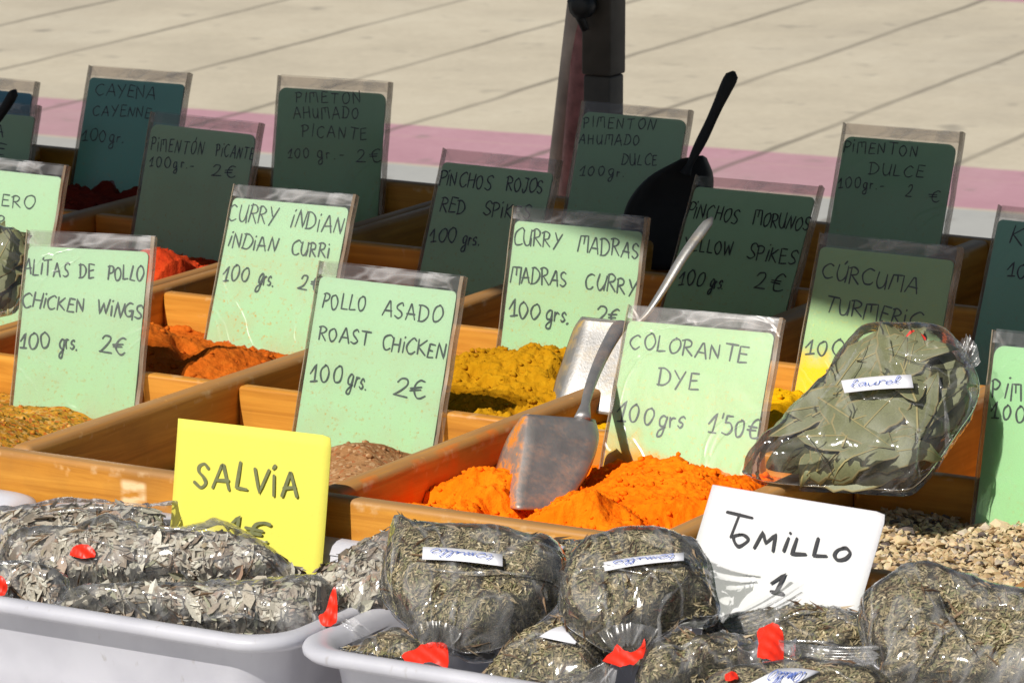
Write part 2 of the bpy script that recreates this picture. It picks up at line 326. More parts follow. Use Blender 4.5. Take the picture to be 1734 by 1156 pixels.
# ------------------------------------------------------------------ ground
TH = R(64.5)
def pavement():
    m, nt, nd, lk, b = mat("paved square")
    geo = nt.nodes.new('ShaderNodeNewGeometry'); sx = nt.nodes.new('ShaderNodeSeparateXYZ')
    mp = nt.nodes.new('ShaderNodeMapping'); mp.vector_type = 'POINT'; mp.inputs['Rotation'].default_value = (0, 0, -TH)
    lk.new(geo.outputs['Position'], mp.inputs[0])       # x' along the joints, y' across them
    wob = N(nt, 'TexNoise', Scale=2.5, Detail=4.); lk.new(geo.outputs['Position'], wob.inputs['Vector'])
    lk.new(mp.outputs[0], sx.inputs[0])
    y = math_(nt, 'ADD', sx.outputs[1], math_(nt, 'MULTIPLY', math_(nt, 'SUBTRACT', wob.outputs[0], .5), .03))
    u = math_(nt, 'FRACT', math_(nt, 'ADD', math_(nt, 'DIVIDE', math_(nt, 'SUBTRACT', y, 5.987-42), .42), .5))
    d = math_(nt, 'ABSOLUTE', math_(nt, 'SUBTRACT', u, .5))
    nj = N(nt, 'TexNoise', Scale=1.7, Detail=4.); lk.new(geo.outputs['Position'], nj.inputs['Vector'])
    j = nt.nodes.new('ShaderNodeMapRange'); j.inputs[1].default_value = .034; j.inputs[2].default_value = .012; lk.new(d, j.inputs[0])
    jf = math_(nt, 'MULTIPLY', j.outputs[0], math_(nt, 'ADD', math_(nt, 'MULTIPLY', nj.outputs[0], .9), .12), True)
    n1 = N(nt, 'TexNoise', Scale=1.1, Detail=7., Roughness=.6); lk.new(geo.outputs['Position'], n1.inputs['Vector'])
    n2 = N(nt, 'TexNoise', Scale=38., Detail=6., Roughness=.7); lk.new(geo.outputs['Position'], n2.inputs['Vector'])
    n3 = N(nt, 'TexNoise', Scale=6., Detail=5., Roughness=.6); lk.new(geo.outputs['Position'], n3.inputs['Vector'])
    t = math_(nt, 'ADD', math_(nt, 'MULTIPLY', n1.outputs[0], .45), math_(nt, 'ADD', math_(nt, 'MULTIPLY', n2.outputs[0], .3), math_(nt, 'MULTIPLY', n3.outputs[0], .25)))
    beige = ramp(nt, [(.28, (.41, .36, .27)), (.5, (.55, .485, .365)), (.72, (.66, .60, .465))]); lk.new(t, beige.inputs[0])
    pink = ramp(nt, [(.3, (.40, .21, .245)), (.5, (.48, .265, .305)), (.7, (.55, .34, .37))]); lk.new(t, pink.inputs[0])
    pale = ramp(nt, [(.3, (.36, .36, .34)), (.7, (.46, .46, .43))]); lk.new(t, pale.inputs[0])
    xx = math_(nt, 'ADD', sx.outputs[0], math_(nt, 'MULTIPLY', math_(nt, 'SUBTRACT', n3.outputs[0], .5), .025))
    def step(lo, hi):
        return math_(nt, 'MULTIPLY', math_(nt, 'MULTIPLY', math_(nt, 'SUBTRACT', xx, lo), 60., True), math_(nt, 'MULTIPLY', math_(nt, 'SUBTRACT', hi, xx), 60., True))
    c = mix(nt, step(8.04, 8.52), beige.outputs[0], pink.outputs[0])
    c = mix(nt, step(11.07, 11.55), c, pink.outputs[0])
    c = mix(nt, step(-50., 8.04), c, pale.outputs[0])
    sp = N(nt, 'TexNoise', Scale=9., Detail=2.); lk.new(geo.outputs['Position'], sp.inputs['Vector'])
    c = mix(nt, math_(nt, 'MULTIPLY', math_(nt, 'SUBTRACT', sp.outputs[0], .64, True), 4.5, True), c, (.2, .18, .15))
    big = N(nt, 'TexNoise', Scale=.55, Detail=6., Roughness=.65, Distortion=.8); lk.new(geo.outputs['Position'], big.inputs['Vector'])
    c = mix(nt, math_(nt, 'MULTIPLY', math_(nt, 'SUBTRACT', big.outputs[0], .5, True), 2.2, True), c, (.34, .30, .24))
    xj = math_(nt, 'ABSOLUTE', math_(nt, 'SUBTRACT', math_(nt, 'FRACT', math_(nt, 'DIVIDE', xx, .62)), .5))   # faint cross joints
    cj = math_(nt, 'MULTIPLY', math_(nt, 'SUBTRACT', .012, xj, True), math_(nt, 'MULTIPLY', nj.outputs[0], 28.), True)
    c = mix(nt, cj, c, (.62, .53, .33))
    c = mix(nt, jf, c, (.13, .11, .085))
    lk.new(c, b.inputs['Base Color']); b.inputs['Roughness'].default_value = .85
    bump(nt, math_(nt, 'SUBTRACT', t, jf), .4, .006, b)
    return m
g = mesh("ground", [(-150, -150, 0), (150, -150, 0), (150, 150, 0), (-150, 150, 0)], [(0, 1, 2, 3)], pavement())
tag(g, "beige paved square with dark joints and a pink band", "ground", kind='structure'); del g['category']
g['category'] = 'ground'

# ------------------------------------------------------------------ table, trays
CW, CD = .2405, .2525            # box width and depth
GM = Matrix.Translation(ORG) @ GROT
WHITE = plain("white table board", (.62, .60, .60), .6, var=.06)
tb = thing("market_table", "white topped trestle table carrying the tubs and the wooden spice trays", "table", Matrix.Translation((ORG.x, ORG.y, 0)) @ GROT)
board("tabletop", (-1.05, -.34, ZT-.152), (1.0, 1.06, ZT-.127), WHITE, tb, .004)
for a in (-.98, .93):
    for bb in (-.28, 1.0):
        board("leg", (a-.025, bb-.025, 0), (a+.025, bb+.025, ZT-.153), WHITE, tb, .004)
FL = -.07
def tray(label, a0, cols, rows=4):
    t = thing("spice_tray", label, "wooden tray", Matrix.Translation(gw(a0*CW, 0, -.125)) @ GROT, "wooden spice trays side by side on the stall")
    # children in grid coordinates (so that the grain and the dust run through): undo the parent's offset
    inv = Matrix.Translation((-a0*CW, 0, .125))
    def bd(n, lo, hi, m, bev=.0025):
        o = board(n, lo, hi, m, t, bev, 3); o.matrix_local = inv; return o
    A0, A1 = a0*CW, (a0+cols)*CW
    bk = rows*CD
    bd("front_board", (A0, -.014, -.12), (A1, 0, 0), WOOD_X, .0035)
    bd("back_board", (A0, bk, -.12), (A1, bk+.014, 0), WOOD_X)
    bd("side_board", (A0+.001, .0004, -.12), (A0+.012, bk-.0004, .0006), WOOD_Y, .0038)
    bd("side_board", (A1-.012, .0004, -.12), (A1-.001, bk-.0004, .0006), WOOD_Y, .0038)
    for c in range(1, cols):
        bd("long_divider", (A0+c*CW-.0085, .0004, -.118), (A0+c*CW+.0085, bk-.0004, .0008), WOOD_Y, .0048)
    for c in range(cols):
        l = A0+c*CW+(.0125 if c == 0 else .0091); r_ = A0+(c+1)*CW-(.0125 if c == cols-1 else .0091)
        for k in range(1, rows):
            dz = -.002-.0012*((c*3+k*2) % 3)
            bd("cross_divider", (l, k*CD-.0055, -.118), (r_, k*CD+.0055, dz), WOOD_X, .0025)
    bd("base", (A0+.013, .001, FL-.01), (A1-.013, bk-.001, FL), WOOD_X, .001)
    return t
tray("wooden tray in the middle with the orange, yellow and rust red spice boxes", -1, 4)
tray("wooden tray at the left edge, behind the leafy bag and the chicken wing card", -4, 3)

# ------------------------------------------------------------------ spice heaps
def heap(label, c, r, base, bumps, m, name="spice_heap", seed=0, n=150, rough=.006, crumble=.0035, crumb=260, group=None, cat="spice"):
    a0, a1 = c*CW+.0093, (c+1)*CW-.0093
    if c == -1: a0 = c*CW+.0128
    if c == -2: a1 = (c+1)*CW-.0128
    b0, b1 = r*CD+(.0058 if r else .001), (r+1)*CD-.0058
    V, F = [], []
    off = Vector((seed*3.1, seed*1.7, seed))
    for j in range(n+1):
        for i in range(n+1):
            a = a0+(a1-a0)*i/n; b_ = b0+(b1-b0)*j/n
            z = base
            for (ba, bb, sa, sb, h) in bumps:
                z += h*math.exp(-((a-ba)/sa)**2-((b_-bb)/sb)**2)
            p = Vector((a, b_, 0))
            z += rough*fbm(p*14+off)
            t1 = fbm(p*11-off*1.3, 1, 3); z += crumble*.9*max(-1, min(1, t1*9))          # slid faces, small cliffs
            msk = max(0, min(1, .5+1.6*fbm(p*9+off*.7, 1, 2)))
            z -= crumble*1.1*abs(fbm(p*42+off, .9, 5))*msk                               # cracked crust
            v1 = noise.voronoi(p*150+off)[0]; z += crumble*.45*(.5-v1[0])*msk
            z += crumble*.22*fbm(p*230+off, .6, 3)
            d = min(a-a0, a1-a, b_-b0, b1-b_)
            z = max(z, FL+.001)
            V.append((a, b_, z))
    for j in range(n):
        for i in range(n):
            q = j*(n+1)+i; F.append((q, q+1, q+n+2, q+n+1))
    # loose crumbs lying on the surface
    rc = random.Random(seed*7+1); ico = bmesh.new(); bmesh.ops.create_icosphere(ico, subdivisions=1, radius=1)
    iv = [v.co.copy() for v in ico.verts]; iff = [tuple(v.index for v in f.verts) for f in ico.faces]; ico.free()
    crumbs = []
    for _ in range(crumb):
        q = V[rc.randrange((n+1)*(n+1))]; r_ = .0006+.0021*rc.random()**3
        if min(q[0]-a0, a1-q[0], q[1]-b0, b1-q[1]) < .004: continue
        crumbs.append((Vector(q), r_, rc.random()*50))
    # closed underside
    k = len(V)
    ring = [i for i in range(n+1)] + [j*(n+1)+n for j in range(1, n+1)] + [n*(n+1)+i for i in range(n-1, -1, -1)] + [j*(n+1) for j in range(n-1, 0, -1)]
    for q in ring: V.append((V[q][0], V[q][1], FL+.0005))
    m_ = len(ring)
    for q in range(m_): F.append((ring[q], k+q, k+(q+1) % m_, ring[(q+1) % m_]))
    for c_, r_, sd in crumbs:
        k = len(V)
        for v in iv:
            d_ = r_*(1+.45*noise.noise(v*1.3+Vector((sd, 0, 0)))); V.append((c_.x+v.x*d_*1.15, c_.y+v.y*d_, c_.z+v.z*d_*.85+r_*.35))
        F += [tuple(x+k for x in f) for f in iff]
    o = mesh(name, V, F, m, smooth=True, M=GM)
    tag(o, label, cat, group or "heaps of ground spice in the tray boxes")
    return o
heap("bright orange dye powder with a steel scoop stuck in it", 1, 0, -.034, [(.300, .095, .040, .045, .027), (.39, .050, .035, .030, .015), (.43, .15, .07, .08, .026), (.46, .03, .07, .04, .020), (.43, .055, .05, .045, .012), (.332, .075, .012, .035, -.018), (.375, .20, .06, .04, .016), (.30, .025, .07, .025, .016), (.41, .10, .02, .03, -.008)], P_ORANGE, seed=1, n=230, rough=.008, crumble=.0075, crumb=900)
heap("mustard yellow curry powder behind the roast chicken card", 0, 1, -.032, [(.15, .46, .09, .05, .020), (.215, .34, .03, .08, .020), (.10, .42, .06, .06, .008), (.20, .275, .022, .03, .018), (.10, .275, .07, .03, .013), (.17, .36, .02, .04, -.008), (.13, .29, .04, .02, .008)], P_MADRAS, seed=2, n=210, rough=.008, crumble=.0075, crumb=900)
heap("rust red curry powder right of the chicken wing card", -1, 1, -.036, [(-.17, .37, .05, .05, .034), (-.07, .33, .06, .05, .026), (-.06, .40, .04, .05, .016), (-.10, .275, .07, .03, .018)], P_INDIAN, seed=3, n=190, rough=.006, crumble=.0055, crumb=300)
heap("brown herb speckled seasoning at the left edge under the chicken wing card", -1, 0, -.034, [(-.12, .07, .06, .08, .030), (-.17, .05, .06, .06, .010)], P_WING, seed=4, n=130, rough=.003, crumble=.003)
heap("pale brown roast chicken seasoning behind the yellow card", 0, 0, -.046, [(.15, .18, .045, .06, .026), (.20, .12, .05, .07, .012)], P_BROWN, seed=5, n=130, rough=.002, crumble=.002)
heap("bright yellow turmeric left of the bag of bay leaves", 1, 1, -.030, [(.37, .39, .06, .06, .028), (.41, .30, .05, .06, .026)], P_TURM, seed=6, n=120, rough=.006, crumble=.006)
heap("bright red hot paprika lit by sun, between the chicken wing and indian curry cards", -2, 2, -.034, [(-.30, .62, .055, .06, .034), (-.265, .55, .04, .04, .034), (-.36, .60, .06, .05, .022)], P_RED, seed=7, n=130, rough=.007, crumble=.007)
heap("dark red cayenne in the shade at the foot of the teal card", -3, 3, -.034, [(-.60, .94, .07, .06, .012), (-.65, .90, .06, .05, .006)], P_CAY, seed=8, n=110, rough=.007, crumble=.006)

# seed heap
def seeds():
    m, nt, nd, lk, b = mat("mixed seeds")
    geo = nt.nodes.new('ShaderNodeNewGeometry')
    r = ramp(nt, [(0, (.50, .34, .17)), (.3, (.66, .49, .27)), (.6, (.76, .62, .40)), (.78, (.58, .42, .24)), (.81, (.10, .075, .065)), (.93, (.2, .16, .14)), (1, (.8, .68, .5))])
    lk.new(geo.outputs['Random Per Island'], r.inputs[0]); n = N(nt, 'TexNoise', Scale=500.); lk.new(coords(nt), n.inputs['Vector'])
    lk.new(mix(nt, .3, r.outputs[0], n.outputs['Color'], 'MULTIPLY'), b.inputs['Base Color']); b.inputs['Roughness'].default_value = .6
    rnd = random.Random(3); V, F = [], []
    a0, a1, b0, b1 = 2*CW+.011, 3*CW-.015, .003, CD-.008
    # a closed bed under the loose ones
    bed = [(a0, b0, -.024), (a1, b0, -.024), (a1, b1, -.036), (a0, b1, -.036)]
    V += [Vector(p) for p in bed]+[Vector((p[0], p[1], FL+.001)) for p in bed]
    F += [(0, 1, 2, 3), (0, 4, 5, 1), (1, 5, 6, 2), (2, 6, 7, 3), (3, 7, 4, 0)]
    ico = bmesh.new(); bmesh.ops.create_icosphere(ico, subdivisions=1, radius=1)
    iv = [v.co*(1+.35*math.sin(v.index*2.3)) for v in ico.verts]; iff = [tuple(v.index for v in f.verts) for f in ico.faces]; ico.free()
    for i in range(6500):
        a = rnd.uniform(a0+.003, a1-.003); b_ = rnd.uniform(b0+.003, b1-.003)
        z = -.026 + .016*math.exp(-((b_-.03)/.05)**2) + .006*fbm(Vector((a*20, b_*20, 2))) - .03*max(0, b_-.12) - .012*math.exp(-((a-.50)/.02)**2) + rnd.uniform(-.004, .002)
        s = rnd.uniform(.0014, .0031)*(1.6 if rnd.random() > .96 else 1); rot = Matrix.Rotation(rnd.uniform(0, 6.3), 3, 'Z') @ Matrix.Rotation(rnd.gauss(0, .5), 3, 'X')
        sc = Vector((s*rnd.uniform(1.0, 1.6), s*rnd.uniform(.7, 1), s*rnd.uniform(.28, .6))); k = len(V)
        for v in iv:
            q = Vector((v.x*sc.x, v.y*sc.y, v.z*sc.z)); V.append(rot @ q + Vector((a, b_, z)))
        F += [tuple(x+k for x in f) for f in iff]
    o = mesh("seed_heap", V, F, m, M=GM)
    tag(o, "beige and dark seed mix at the right edge behind the white card", "seeds", kind='stuff')
seeds()

# ------------------------------------------------------------------ handwriting: a small stroke alphabet ('~' = smooth stroke)
def arc(cx, cy, rx, ry, a0, a1, n=9):
    return [(cx+rx*math.cos(R(a0+(a1-a0)*i/n)), cy+ry*math.sin(R(a0+(a1-a0)*i/n))) for i in range(n+1)]
S_ = lambda x0, w, h: [(x0+w*.92, h*.86), (x0+w*.6, h*1.0), (x0+w*.12, h*.86), (x0+w*.15, h*.6), (x0+w*.7, h*.42), (x0+w*.92, h*.2), (x0+w*.5, 0), (x0, h*.1)]
GL = {
 'A': (.72, [[(0, 0), (.34, 1), (.40, 1), (.72, 0)], [(.10, .36), (.66, .36)]]),
 'B': (.55, [[(0, 0), (.02, 1)], ['~', (.02, 1), (.45, .92), (.42, .6), (.05, .54), (.5, .48), (.55, .12), (.3, 0), (0, 0)]]),
 'C': (.66, [['~', (.64, .88), (.42, 1.0), (.1, .75), (.02, .4), (.2, .05), (.45, .0), (.66, .14)]]),
 'D': (.66, [[(.04, 0), (.06, 1)], ['~', (-.06, .97), (.3, .98), (.62, .72), (.62, .32), (.35, .03), (-.04, 0)]]),
 'E': (.52, [[(.5, .97), (.04, 1), (.02, 0), (.52, .03)], [(.04, .53), (.42, .55)]]),
 'G': (.68, [['~', (.62, .9), (.4, 1.0), (.08, .72), (.03, .35), (.25, .02), (.55, .1), (.62, .42)], [(.36, .44), (.68, .44), (.64, -.2)]]),
 'H': (.62, [[(.02, 0), (.02, 1)], [(.60, 0), (.60, 1)], [(.02, .52), (.60, .54)]]),
 'I': (.12, [[(.06, 0), (.06, 1)]]),
 'i': (.12, [[(.06, 0), (.07, .72)], [(.08, 1.02), (.10, 1.08)]]),
 'J': (.44, [[(.10, 1.0), (.46, .98)], ['~', (.36, .98), (.36, .3), (.28, .02), (.08, .02), (.0, .2)]]),
 'K': (.60, [[(.02, 0), (.04, 1)], [(.56, .98), (.06, .48), (.60, .0)]]),
 'L': (.50, [[(.04, 1), (.02, .02), (.50, .04)]]),
 'M': (.78, [[(.02, 0), (.06, .96), (.70, 1.0), (.78, 0)], [(.38, .98), (.39, .52)]]),
 'm': (.80, [[(.0, 0), (.14, 1), (.40, .35), (.66, 1), (.80, 0)]]),
 'N': (.64, [[(.02, 0), (.06, 1), (.56, .02), (.62, 1)]]),
 'O': (.66, [['~', (.36, 1.0), (.08, .82), (.02, .42), (.22, .03), (.50, .08), (.66, .50), (.52, .92), (.30, 1.0)]]),
 'P': (.52, [[(.05, 0), (.06, 1)], ['~', (-.06, .92), (.2, 1.02), (.50, .88), (.48, .6), (.25, .47), (.06, .48)]]),
 'R': (.60, [[(.05, 0), (.06, 1)], ['~', (-.06, .94), (.22, 1.02), (.50, .86), (.44, .6), (.08, .50)], [(.16, .50), (.60, .0)]]),
 'S': (.54, [['~']+S_(0, .54, 1)]),
 'T': (.70, [[(0, .98), (.70, 1.0)], [(.36, .98), (.34, 0)]]),
 'U': (.60, [['~', (.02, 1), (.03, .4), (.2, .02), (.44, .06), (.57, .45), (.60, 1)], [(.60, .5), (.62, 0)]]),
 'V': (.62, [[(.0, 1), (.30, 0), (.62, 1)]]),
 'W': (.84, [[(0, 1), (.16, .02), (.42, .78), (.64, .02), (.84, 1)]]),
 'Y': (.62, [[(.0, 1), (.30, .5)], [(.62, 1), (.16, -.1)]]),
 '0': (.58, [['~', (.32, 1.0), (.08, .80), (.03, .40), (.2, .02), (.44, .10), (.57, .55), (.46, .92), (.28, 1.0)]]),
 '1': (.42, [[(.0, .45), (.34, 1.02), (.28, .02)], [(.08, 0), (.50, .04)]]),
 '2': (.62, [['~', (.08, .80), (.2, 1.0), (.48, .98), (.52, .72), (.3, .32), (.02, .03)], [(.02, .03), (.64, .02)]]),
 '5': (.52, [[(.5, 1), (.14, .98), (.1, .58)], ['~', (.1, .58), (.4, .62), (.52, .32), (.36, .02), (.02, .06)]]),
 'E€': (0, []),
 '€': (.66, [['~', (.66, .92), (.46, 1.0), (.22, .78), (.16, .4), (.3, .06), (.5, .0), (.68, .12)], [(-.02, .6), (.5, .62)], [(-.02, .42), (.46, .43)]]),
 'g': (.42, [['~', (.40, .58), (.2, .66), (.03, .42), (.1, .12), (.3, .14), (.40, .56)], ['~', (.40, .60), (.40, .0), (.34, -.42), (.12, -.46), (.1, -.22), (.42, .06)]]),
 'r': (.28, [[(.04, .6), (.05, .05)], ['~', (.05, .4), (.14, .58), (.28, .56)]]),
 's': (.30, [['~']+S_(0, .3, .58)]),
 'n': (.34, [[(.04, .58), (.05, .02)], ['~', (.05, .4), (.2, .58), (.30, .4), (.32, .02)]]),
 '.': (.10, [[(.03, .02), (.06, .05)]]),
 '-': (.34, [[(.02, .30), (.32, .33)]]),
 "'": (.10, [[(.06, 1.1), (.04, .86)]]),
 ' ': (.36, []),
 'o': (.56, [['~', (.30, .72), (.06, .55), (.03, .25), (.2, .0), (.42, .08), (.54, .42), (.42, .68), (.22, .72)]]),
 'l': (.42, [[(.16, .74), (.02, .04), (.42, .02)]]),
 # joined-up hand for the stickers
 'a': (.5, [['~', (.42, .5), (.2, .56), (.04, .3), (.12, .04), (.3, .12), (.42, .5), (.40, .1), (.52, .04), (.6, .2)]]),
 'u': (.5, [['~', (.0, .5), (.06, .1), (.2, .0), (.36, .3), (.4, .5), (.38, .1), (.55, .1)]]),
 'e': (.4, [['~', (.0, .2), (.3, .38), (.24, .55), (.08, .4), (.06, .1), (.25, .0), (.45, .2)]]),
 'L_': (0, []),
 't': (.3, [['~', (.16, 1.0), (.10, .3), (.14, .0), (.3, .1)], [(-.02, .66), (.34, .70)]]),
 'k': (.3, [['~', (.0, .1), (.2, .7), (.2, 1.0), (.08, .9), (.06, .2), (.2, .0), (.35, .15)]]),
}
GL['ɱ'] = (.8, [['~', (.0, .05), (.08, .5), (.14, .05), (.26, .5), (.34, .05), (.5, .5), (.58, .05), (.85, .15)]])
GL['ɭ'] = (.28, [['~', (.0, .1), (.2, .7), (.2, 1.0), (.08, .9), (.06, .2), (.16, .0), (.35, .15)]])
GL['ı'] = (.2, [['~', (.0, .1), (.08, .5), (.08, .1), (.25, .1)], [(.12, .8), (.14, .85)]])
GL['Ú'] = (.60, GL['U'][1]+[[(.34, 1.12), (.42, 1.34)]]); GL['Ó'] = (.66, GL['O'][1]+[[(.34, 1.10), (.42, 1.30)]])
GL['Á'] = (.72, GL['A'][1]+[[(.36, 1.12), (.36, 1.24)]])
class Ink:
    """collects flat pen strokes in a plane (local x, z), each a little proud of the one before"""
    def __init__(s, y0): s.V, s.F, s.y, s.k = [], [], y0, 0
    def stroke(s, pts, w):
        y = s.y - s.k*8e-6; s.k += 1
        n = len(pts); L = []
        for i, p in enumerate(pts):
            t = (pts[min(i+1, n-1)]-pts[max(i-1, 0)])
            t = t.normalized() if t.length > 1e-9 else Vector((1, 0))
            ww = w*(1+.16*math.sin(i*.55+s.k*1.7))*(.86+.14*math.sin(math.pi*min(1, i/max(1, n-1))))
            L.append((p, Vector((-t.y, t.x))*ww/2, t))
        b0 = len(s.V)
        for p, nn, t in L:
            s.V += [(p.x+nn.x, y, p.y+nn.y), (p.x-nn.x, y, p.y-nn.y)]
        for i in range(n-1):
            q = b0+2*i; s.F.append((q+1, q, q+2, q+3))
        for end, sg in ((0, -1), (n-1, 1)):          # round caps
            p, nn, t = L[end]; c = len(s.V); s.V.append((p.x, y, p.y)); r_ = nn.length; K = 6
            a0 = math.atan2(nn.y, nn.x)
            for j in range(K+1):
                a = a0 - sg*math.pi*j/K; s.V.append((p.x+r_*math.cos(a), y, p.y+r_*math.sin(a)))
            for j in range(K):
                s.F.append((c, c+2+j, c+1+j) if sg < 0 else (c, c+1+j, c+2+j))
    def word(s, txt, x0, z0, x1, z1, h, pen, rnd, gap=.20, slant=0.):
        adv = []; x = 0
        for ch in txt:
            adv.append(x); x += GL[ch][0]+gap
        tot = x-gap
        d = Vector((x1-x0, z1-z0)); ln = d.length; d /= ln; up = Vector((-d.y, d.x)); sx = ln/tot
        for ch, ax in zip(txt, adv):
            rot = R(rnd.uniform(-6, 6)); ss = rnd.uniform(.90, 1.09); dy = rnd.uniform(-.06, .06)*h; cs, sn = math.cos(rot), math.sin(rot)
            for st in GL[ch][1]:
                sm = st[0] == '~'; P = st[1:] if sm else st
                Q = []
                for (px, py) in P:
                    px += rnd.uniform(-.035, .035); py += rnd.uniform(-.035, .035)
                    lx, ly = (ax+px*ss)*sx, py*ss*h
                    cx = (ax+.3)*sx
                    rx, ry = cx+(lx-cx)*cs-ly*sn, (lx-cx)*sn+ly*cs
                    rx += slant*ry
                    Q.append(Vector((x0, z0))+d*rx+up*(ry+dy))
                if sm: Q = [Vector((q.x, q.y)) for q in spline(Q, 5)]
                else:
                    T = []
                    for i in range(len(Q)-1):
                        T += [Q[i].lerp(Q[i+1], j/4) for j in range(4)]
                    Q = T+[Q[-1]]
                s.stroke(Q, pen)
def plane_local(M, x, y):
    P = on_plane(x, y, M.translation, (M.to_3x3() @ Vector((0, 1, 0)))); return M.inverted() @ P

def rounded(w, h0, h1, r, x0=0., wob=0., rnd=None, n=5):
    pts = [(x0, h0), (x0+w, h0)]
    pts += [(x0+w-r+r*math.cos(R(90*i/n)), h1-r+r*math.sin(R(90*i/n))) for i in range(n+1)]
    pts += [(x0+r-r*math.sin(R(90*i/n)), h1-r+r*math.cos(R(90*i/n))) for i in range(n+1)]
    return pts
def slab(name, pts, y0, y1, m, parent, smooth=False):
    n = len(pts)
    V = [(p[0], y0, p[1]) for p in pts]+[(p[0], y1, p[1]) for p in pts]
    F = [tuple(range(n)), tuple(range(2*n-1, n-1, -1))]+[(i, n+i, n+(i+1) % n, (i+1) % n) for i in range(n)]
    return mesh(name, V, F, m, parent)

def sign_frame(TL, TR, L2, b, zc=0.):
    """card leaning against a rail (grid depth b, height zc): frame from its upper corners and a point of its left edge"""
    lo, hi = 0., 3.
    f = lambda t: wg(on_z(TL[0]+(L2[0]-TL[0])*t, TL[1]+(L2[1]-TL[1])*t, zc)).y-b
    for _ in range(50):
        m = (lo+hi)/2
        if f(m) > 0: lo = m
        else: hi = m
    B = on_z(TL[0]+(L2[0]-TL[0])*lo, TL[1]+(L2[1]-TL[1])*lo, zc)
    r1, r2 = ray(*TL), ray(*TR); k = r2*(r1.z/r2.z)-r1
    s = (B-CAM).dot(k)/r1.dot(k)
    P = CAM+r1*s; Q = P+k*s
    return P, Q, (Q-P).length, (Q-P).normalized(), (P-B).normalized()
def price_card(label, TL, TR, L2, row, words, col=GREEN, stain=BRN, amt=.5, ink=None, Hh=.152, pen=.00125, bt=None, topband=.0098, seed=0, style=0):
    b = (row*CD-.0085) if bt is None else bt
    P, Q, W, U, V = sign_frame(TL, TR, L2, b)
    yw = math.atan2(-U.y, U.x)
    if yw < YAW: P, Q, W, U, V = sign_frame(TL, TR, L2, b-W*math.sin(YAW-yw)-.001)
    Y = V.cross(U).normalized()          # pointing to the back of the card
    M = Matrix((U, Y, V)).transposed().to_4x4(); M.translation = P - V*Hh
    t = thing("price_card", label, "price card", M, "green price cards in plastic sleeves")
    rnd = random.Random(seed+11)
    T = .0048
    # paper insert
    pl, pr = .0022+rnd.uniform(-.0006, .0008), .0040+rnd.uniform(-.001, .0008); tb_ = topband+rnd.uniform(-.0015, .001)
    pts = rounded(W-pl-pr, .003, Hh-tb_, .004 if style == 0 else .007, pl)
    # waviness of the top edge of the paper
    slab("paper", pts, .0012, .0030, paper("card paper %d" % seed, col, stain, amt, {5: 9., 2: 3.2}.get(seed, 0.)), t)
    # sleeve: clear front and back sheet, milky empty band over the paper, brown seams at both sides
    def quad(x0, x1, z0, z1, y, nx=6, nz=8, wav=.0006):
        VV, FF = [], []
        for j in range(nz+1):
            for i in range(nx+1):
                x = x0+(x1-x0)*i/nx; z = z0+(z1-z0)*j/nz
                VV.append((x, y+wav*math.sin(9*z/Hh+seed)*math.sin(3.1*i/nx)+.0, z))
        for j in range(nz):
            for i in range(nx):
                q = j*(nx+1)+i; FF.append((q, q+1, q+nx+2, q+nx+1))
        return VV, FF
    VV, FF = quad(.0012, W-.002, .001, Hh-tb_+.0012, 0.)
    mi = [0]*len(FF)
    k = len(VV); v2, f2 = quad(.0012, W-.002, Hh-tb_+.0014, Hh, .0001, 6, 3, .0004)
    VV += v2; FF += [tuple(x+k for x in f) for f in f2]; mi += [1]*len(f2)
    k = len(VV); v2, f2 = quad(.001, W-.001, Hh-tb_-.004, Hh+.0018, T, 6, 3, .0003)
    VV += v2; FF += [tuple(x+k for x in f) for f in f2]; mi += [1]*len(f2)
    k = len(VV); v2, f2 = quad(.001, W-.001, .001, Hh-tb_-.0042, T, 2, 2, .0)
    VV += v2; FF += [tuple(x+k for x in f) for f in f2]; mi += [0]*len(f2)
    mesh("sleeve", VV, FF, [FILM_SIGN, FILM_TOP], t, True, mi)
    n = 14
    for side in (0, 1):
        V2, F2 = [], []
        for i in range(n+1):
            z = Hh*i/n + (.0008 if i == n else 0)
            j1 = .0005*math.sin(i*1.7+seed)
            x0, x1 = ((0+j1*.3, .0009+j1*.4) if side == 0 else (W-.0024+j1, W+.0004+j1*.4))
            V2 += [(x0, -.0004, z), (x1, -.0007, z), (x1, T+.0006, z), (x0, T+.0006, z)]
        for i in range(n):
            for q in range(4):
                F2.append((4*i+q, 4*i+(q+1) % 4, 4*i+4+(q+1) % 4, 4*i+4+q))
        F2 += [(3, 2, 1, 0), (4*n, 4*n+1, 4*n+2, 4*n+3)]
        mesh("sleeve_seam", V2, F2, SEAM, t)
    ik = Ink(.0010)
    dz = (plane_local(M, (TL[0]+TR[0])/2, TL[1]+40)-plane_local(M, (TL[0]+TR[0])/2, TL[1]+140)).z/100
    for (txt, x0, y0, x1, y1, h) in words:
        p0, p1 = plane_local(M, x0+1, y0), plane_local(M, x1-5, y1)
        ik.word(txt, p0.x, p0.z, p1.x, p1.z, h*dz*.96, pen, rnd, .20 if style == 0 else .32)
    mesh("lettering", ik.V, ik.F, ink or INK, t)
    return t, M, W
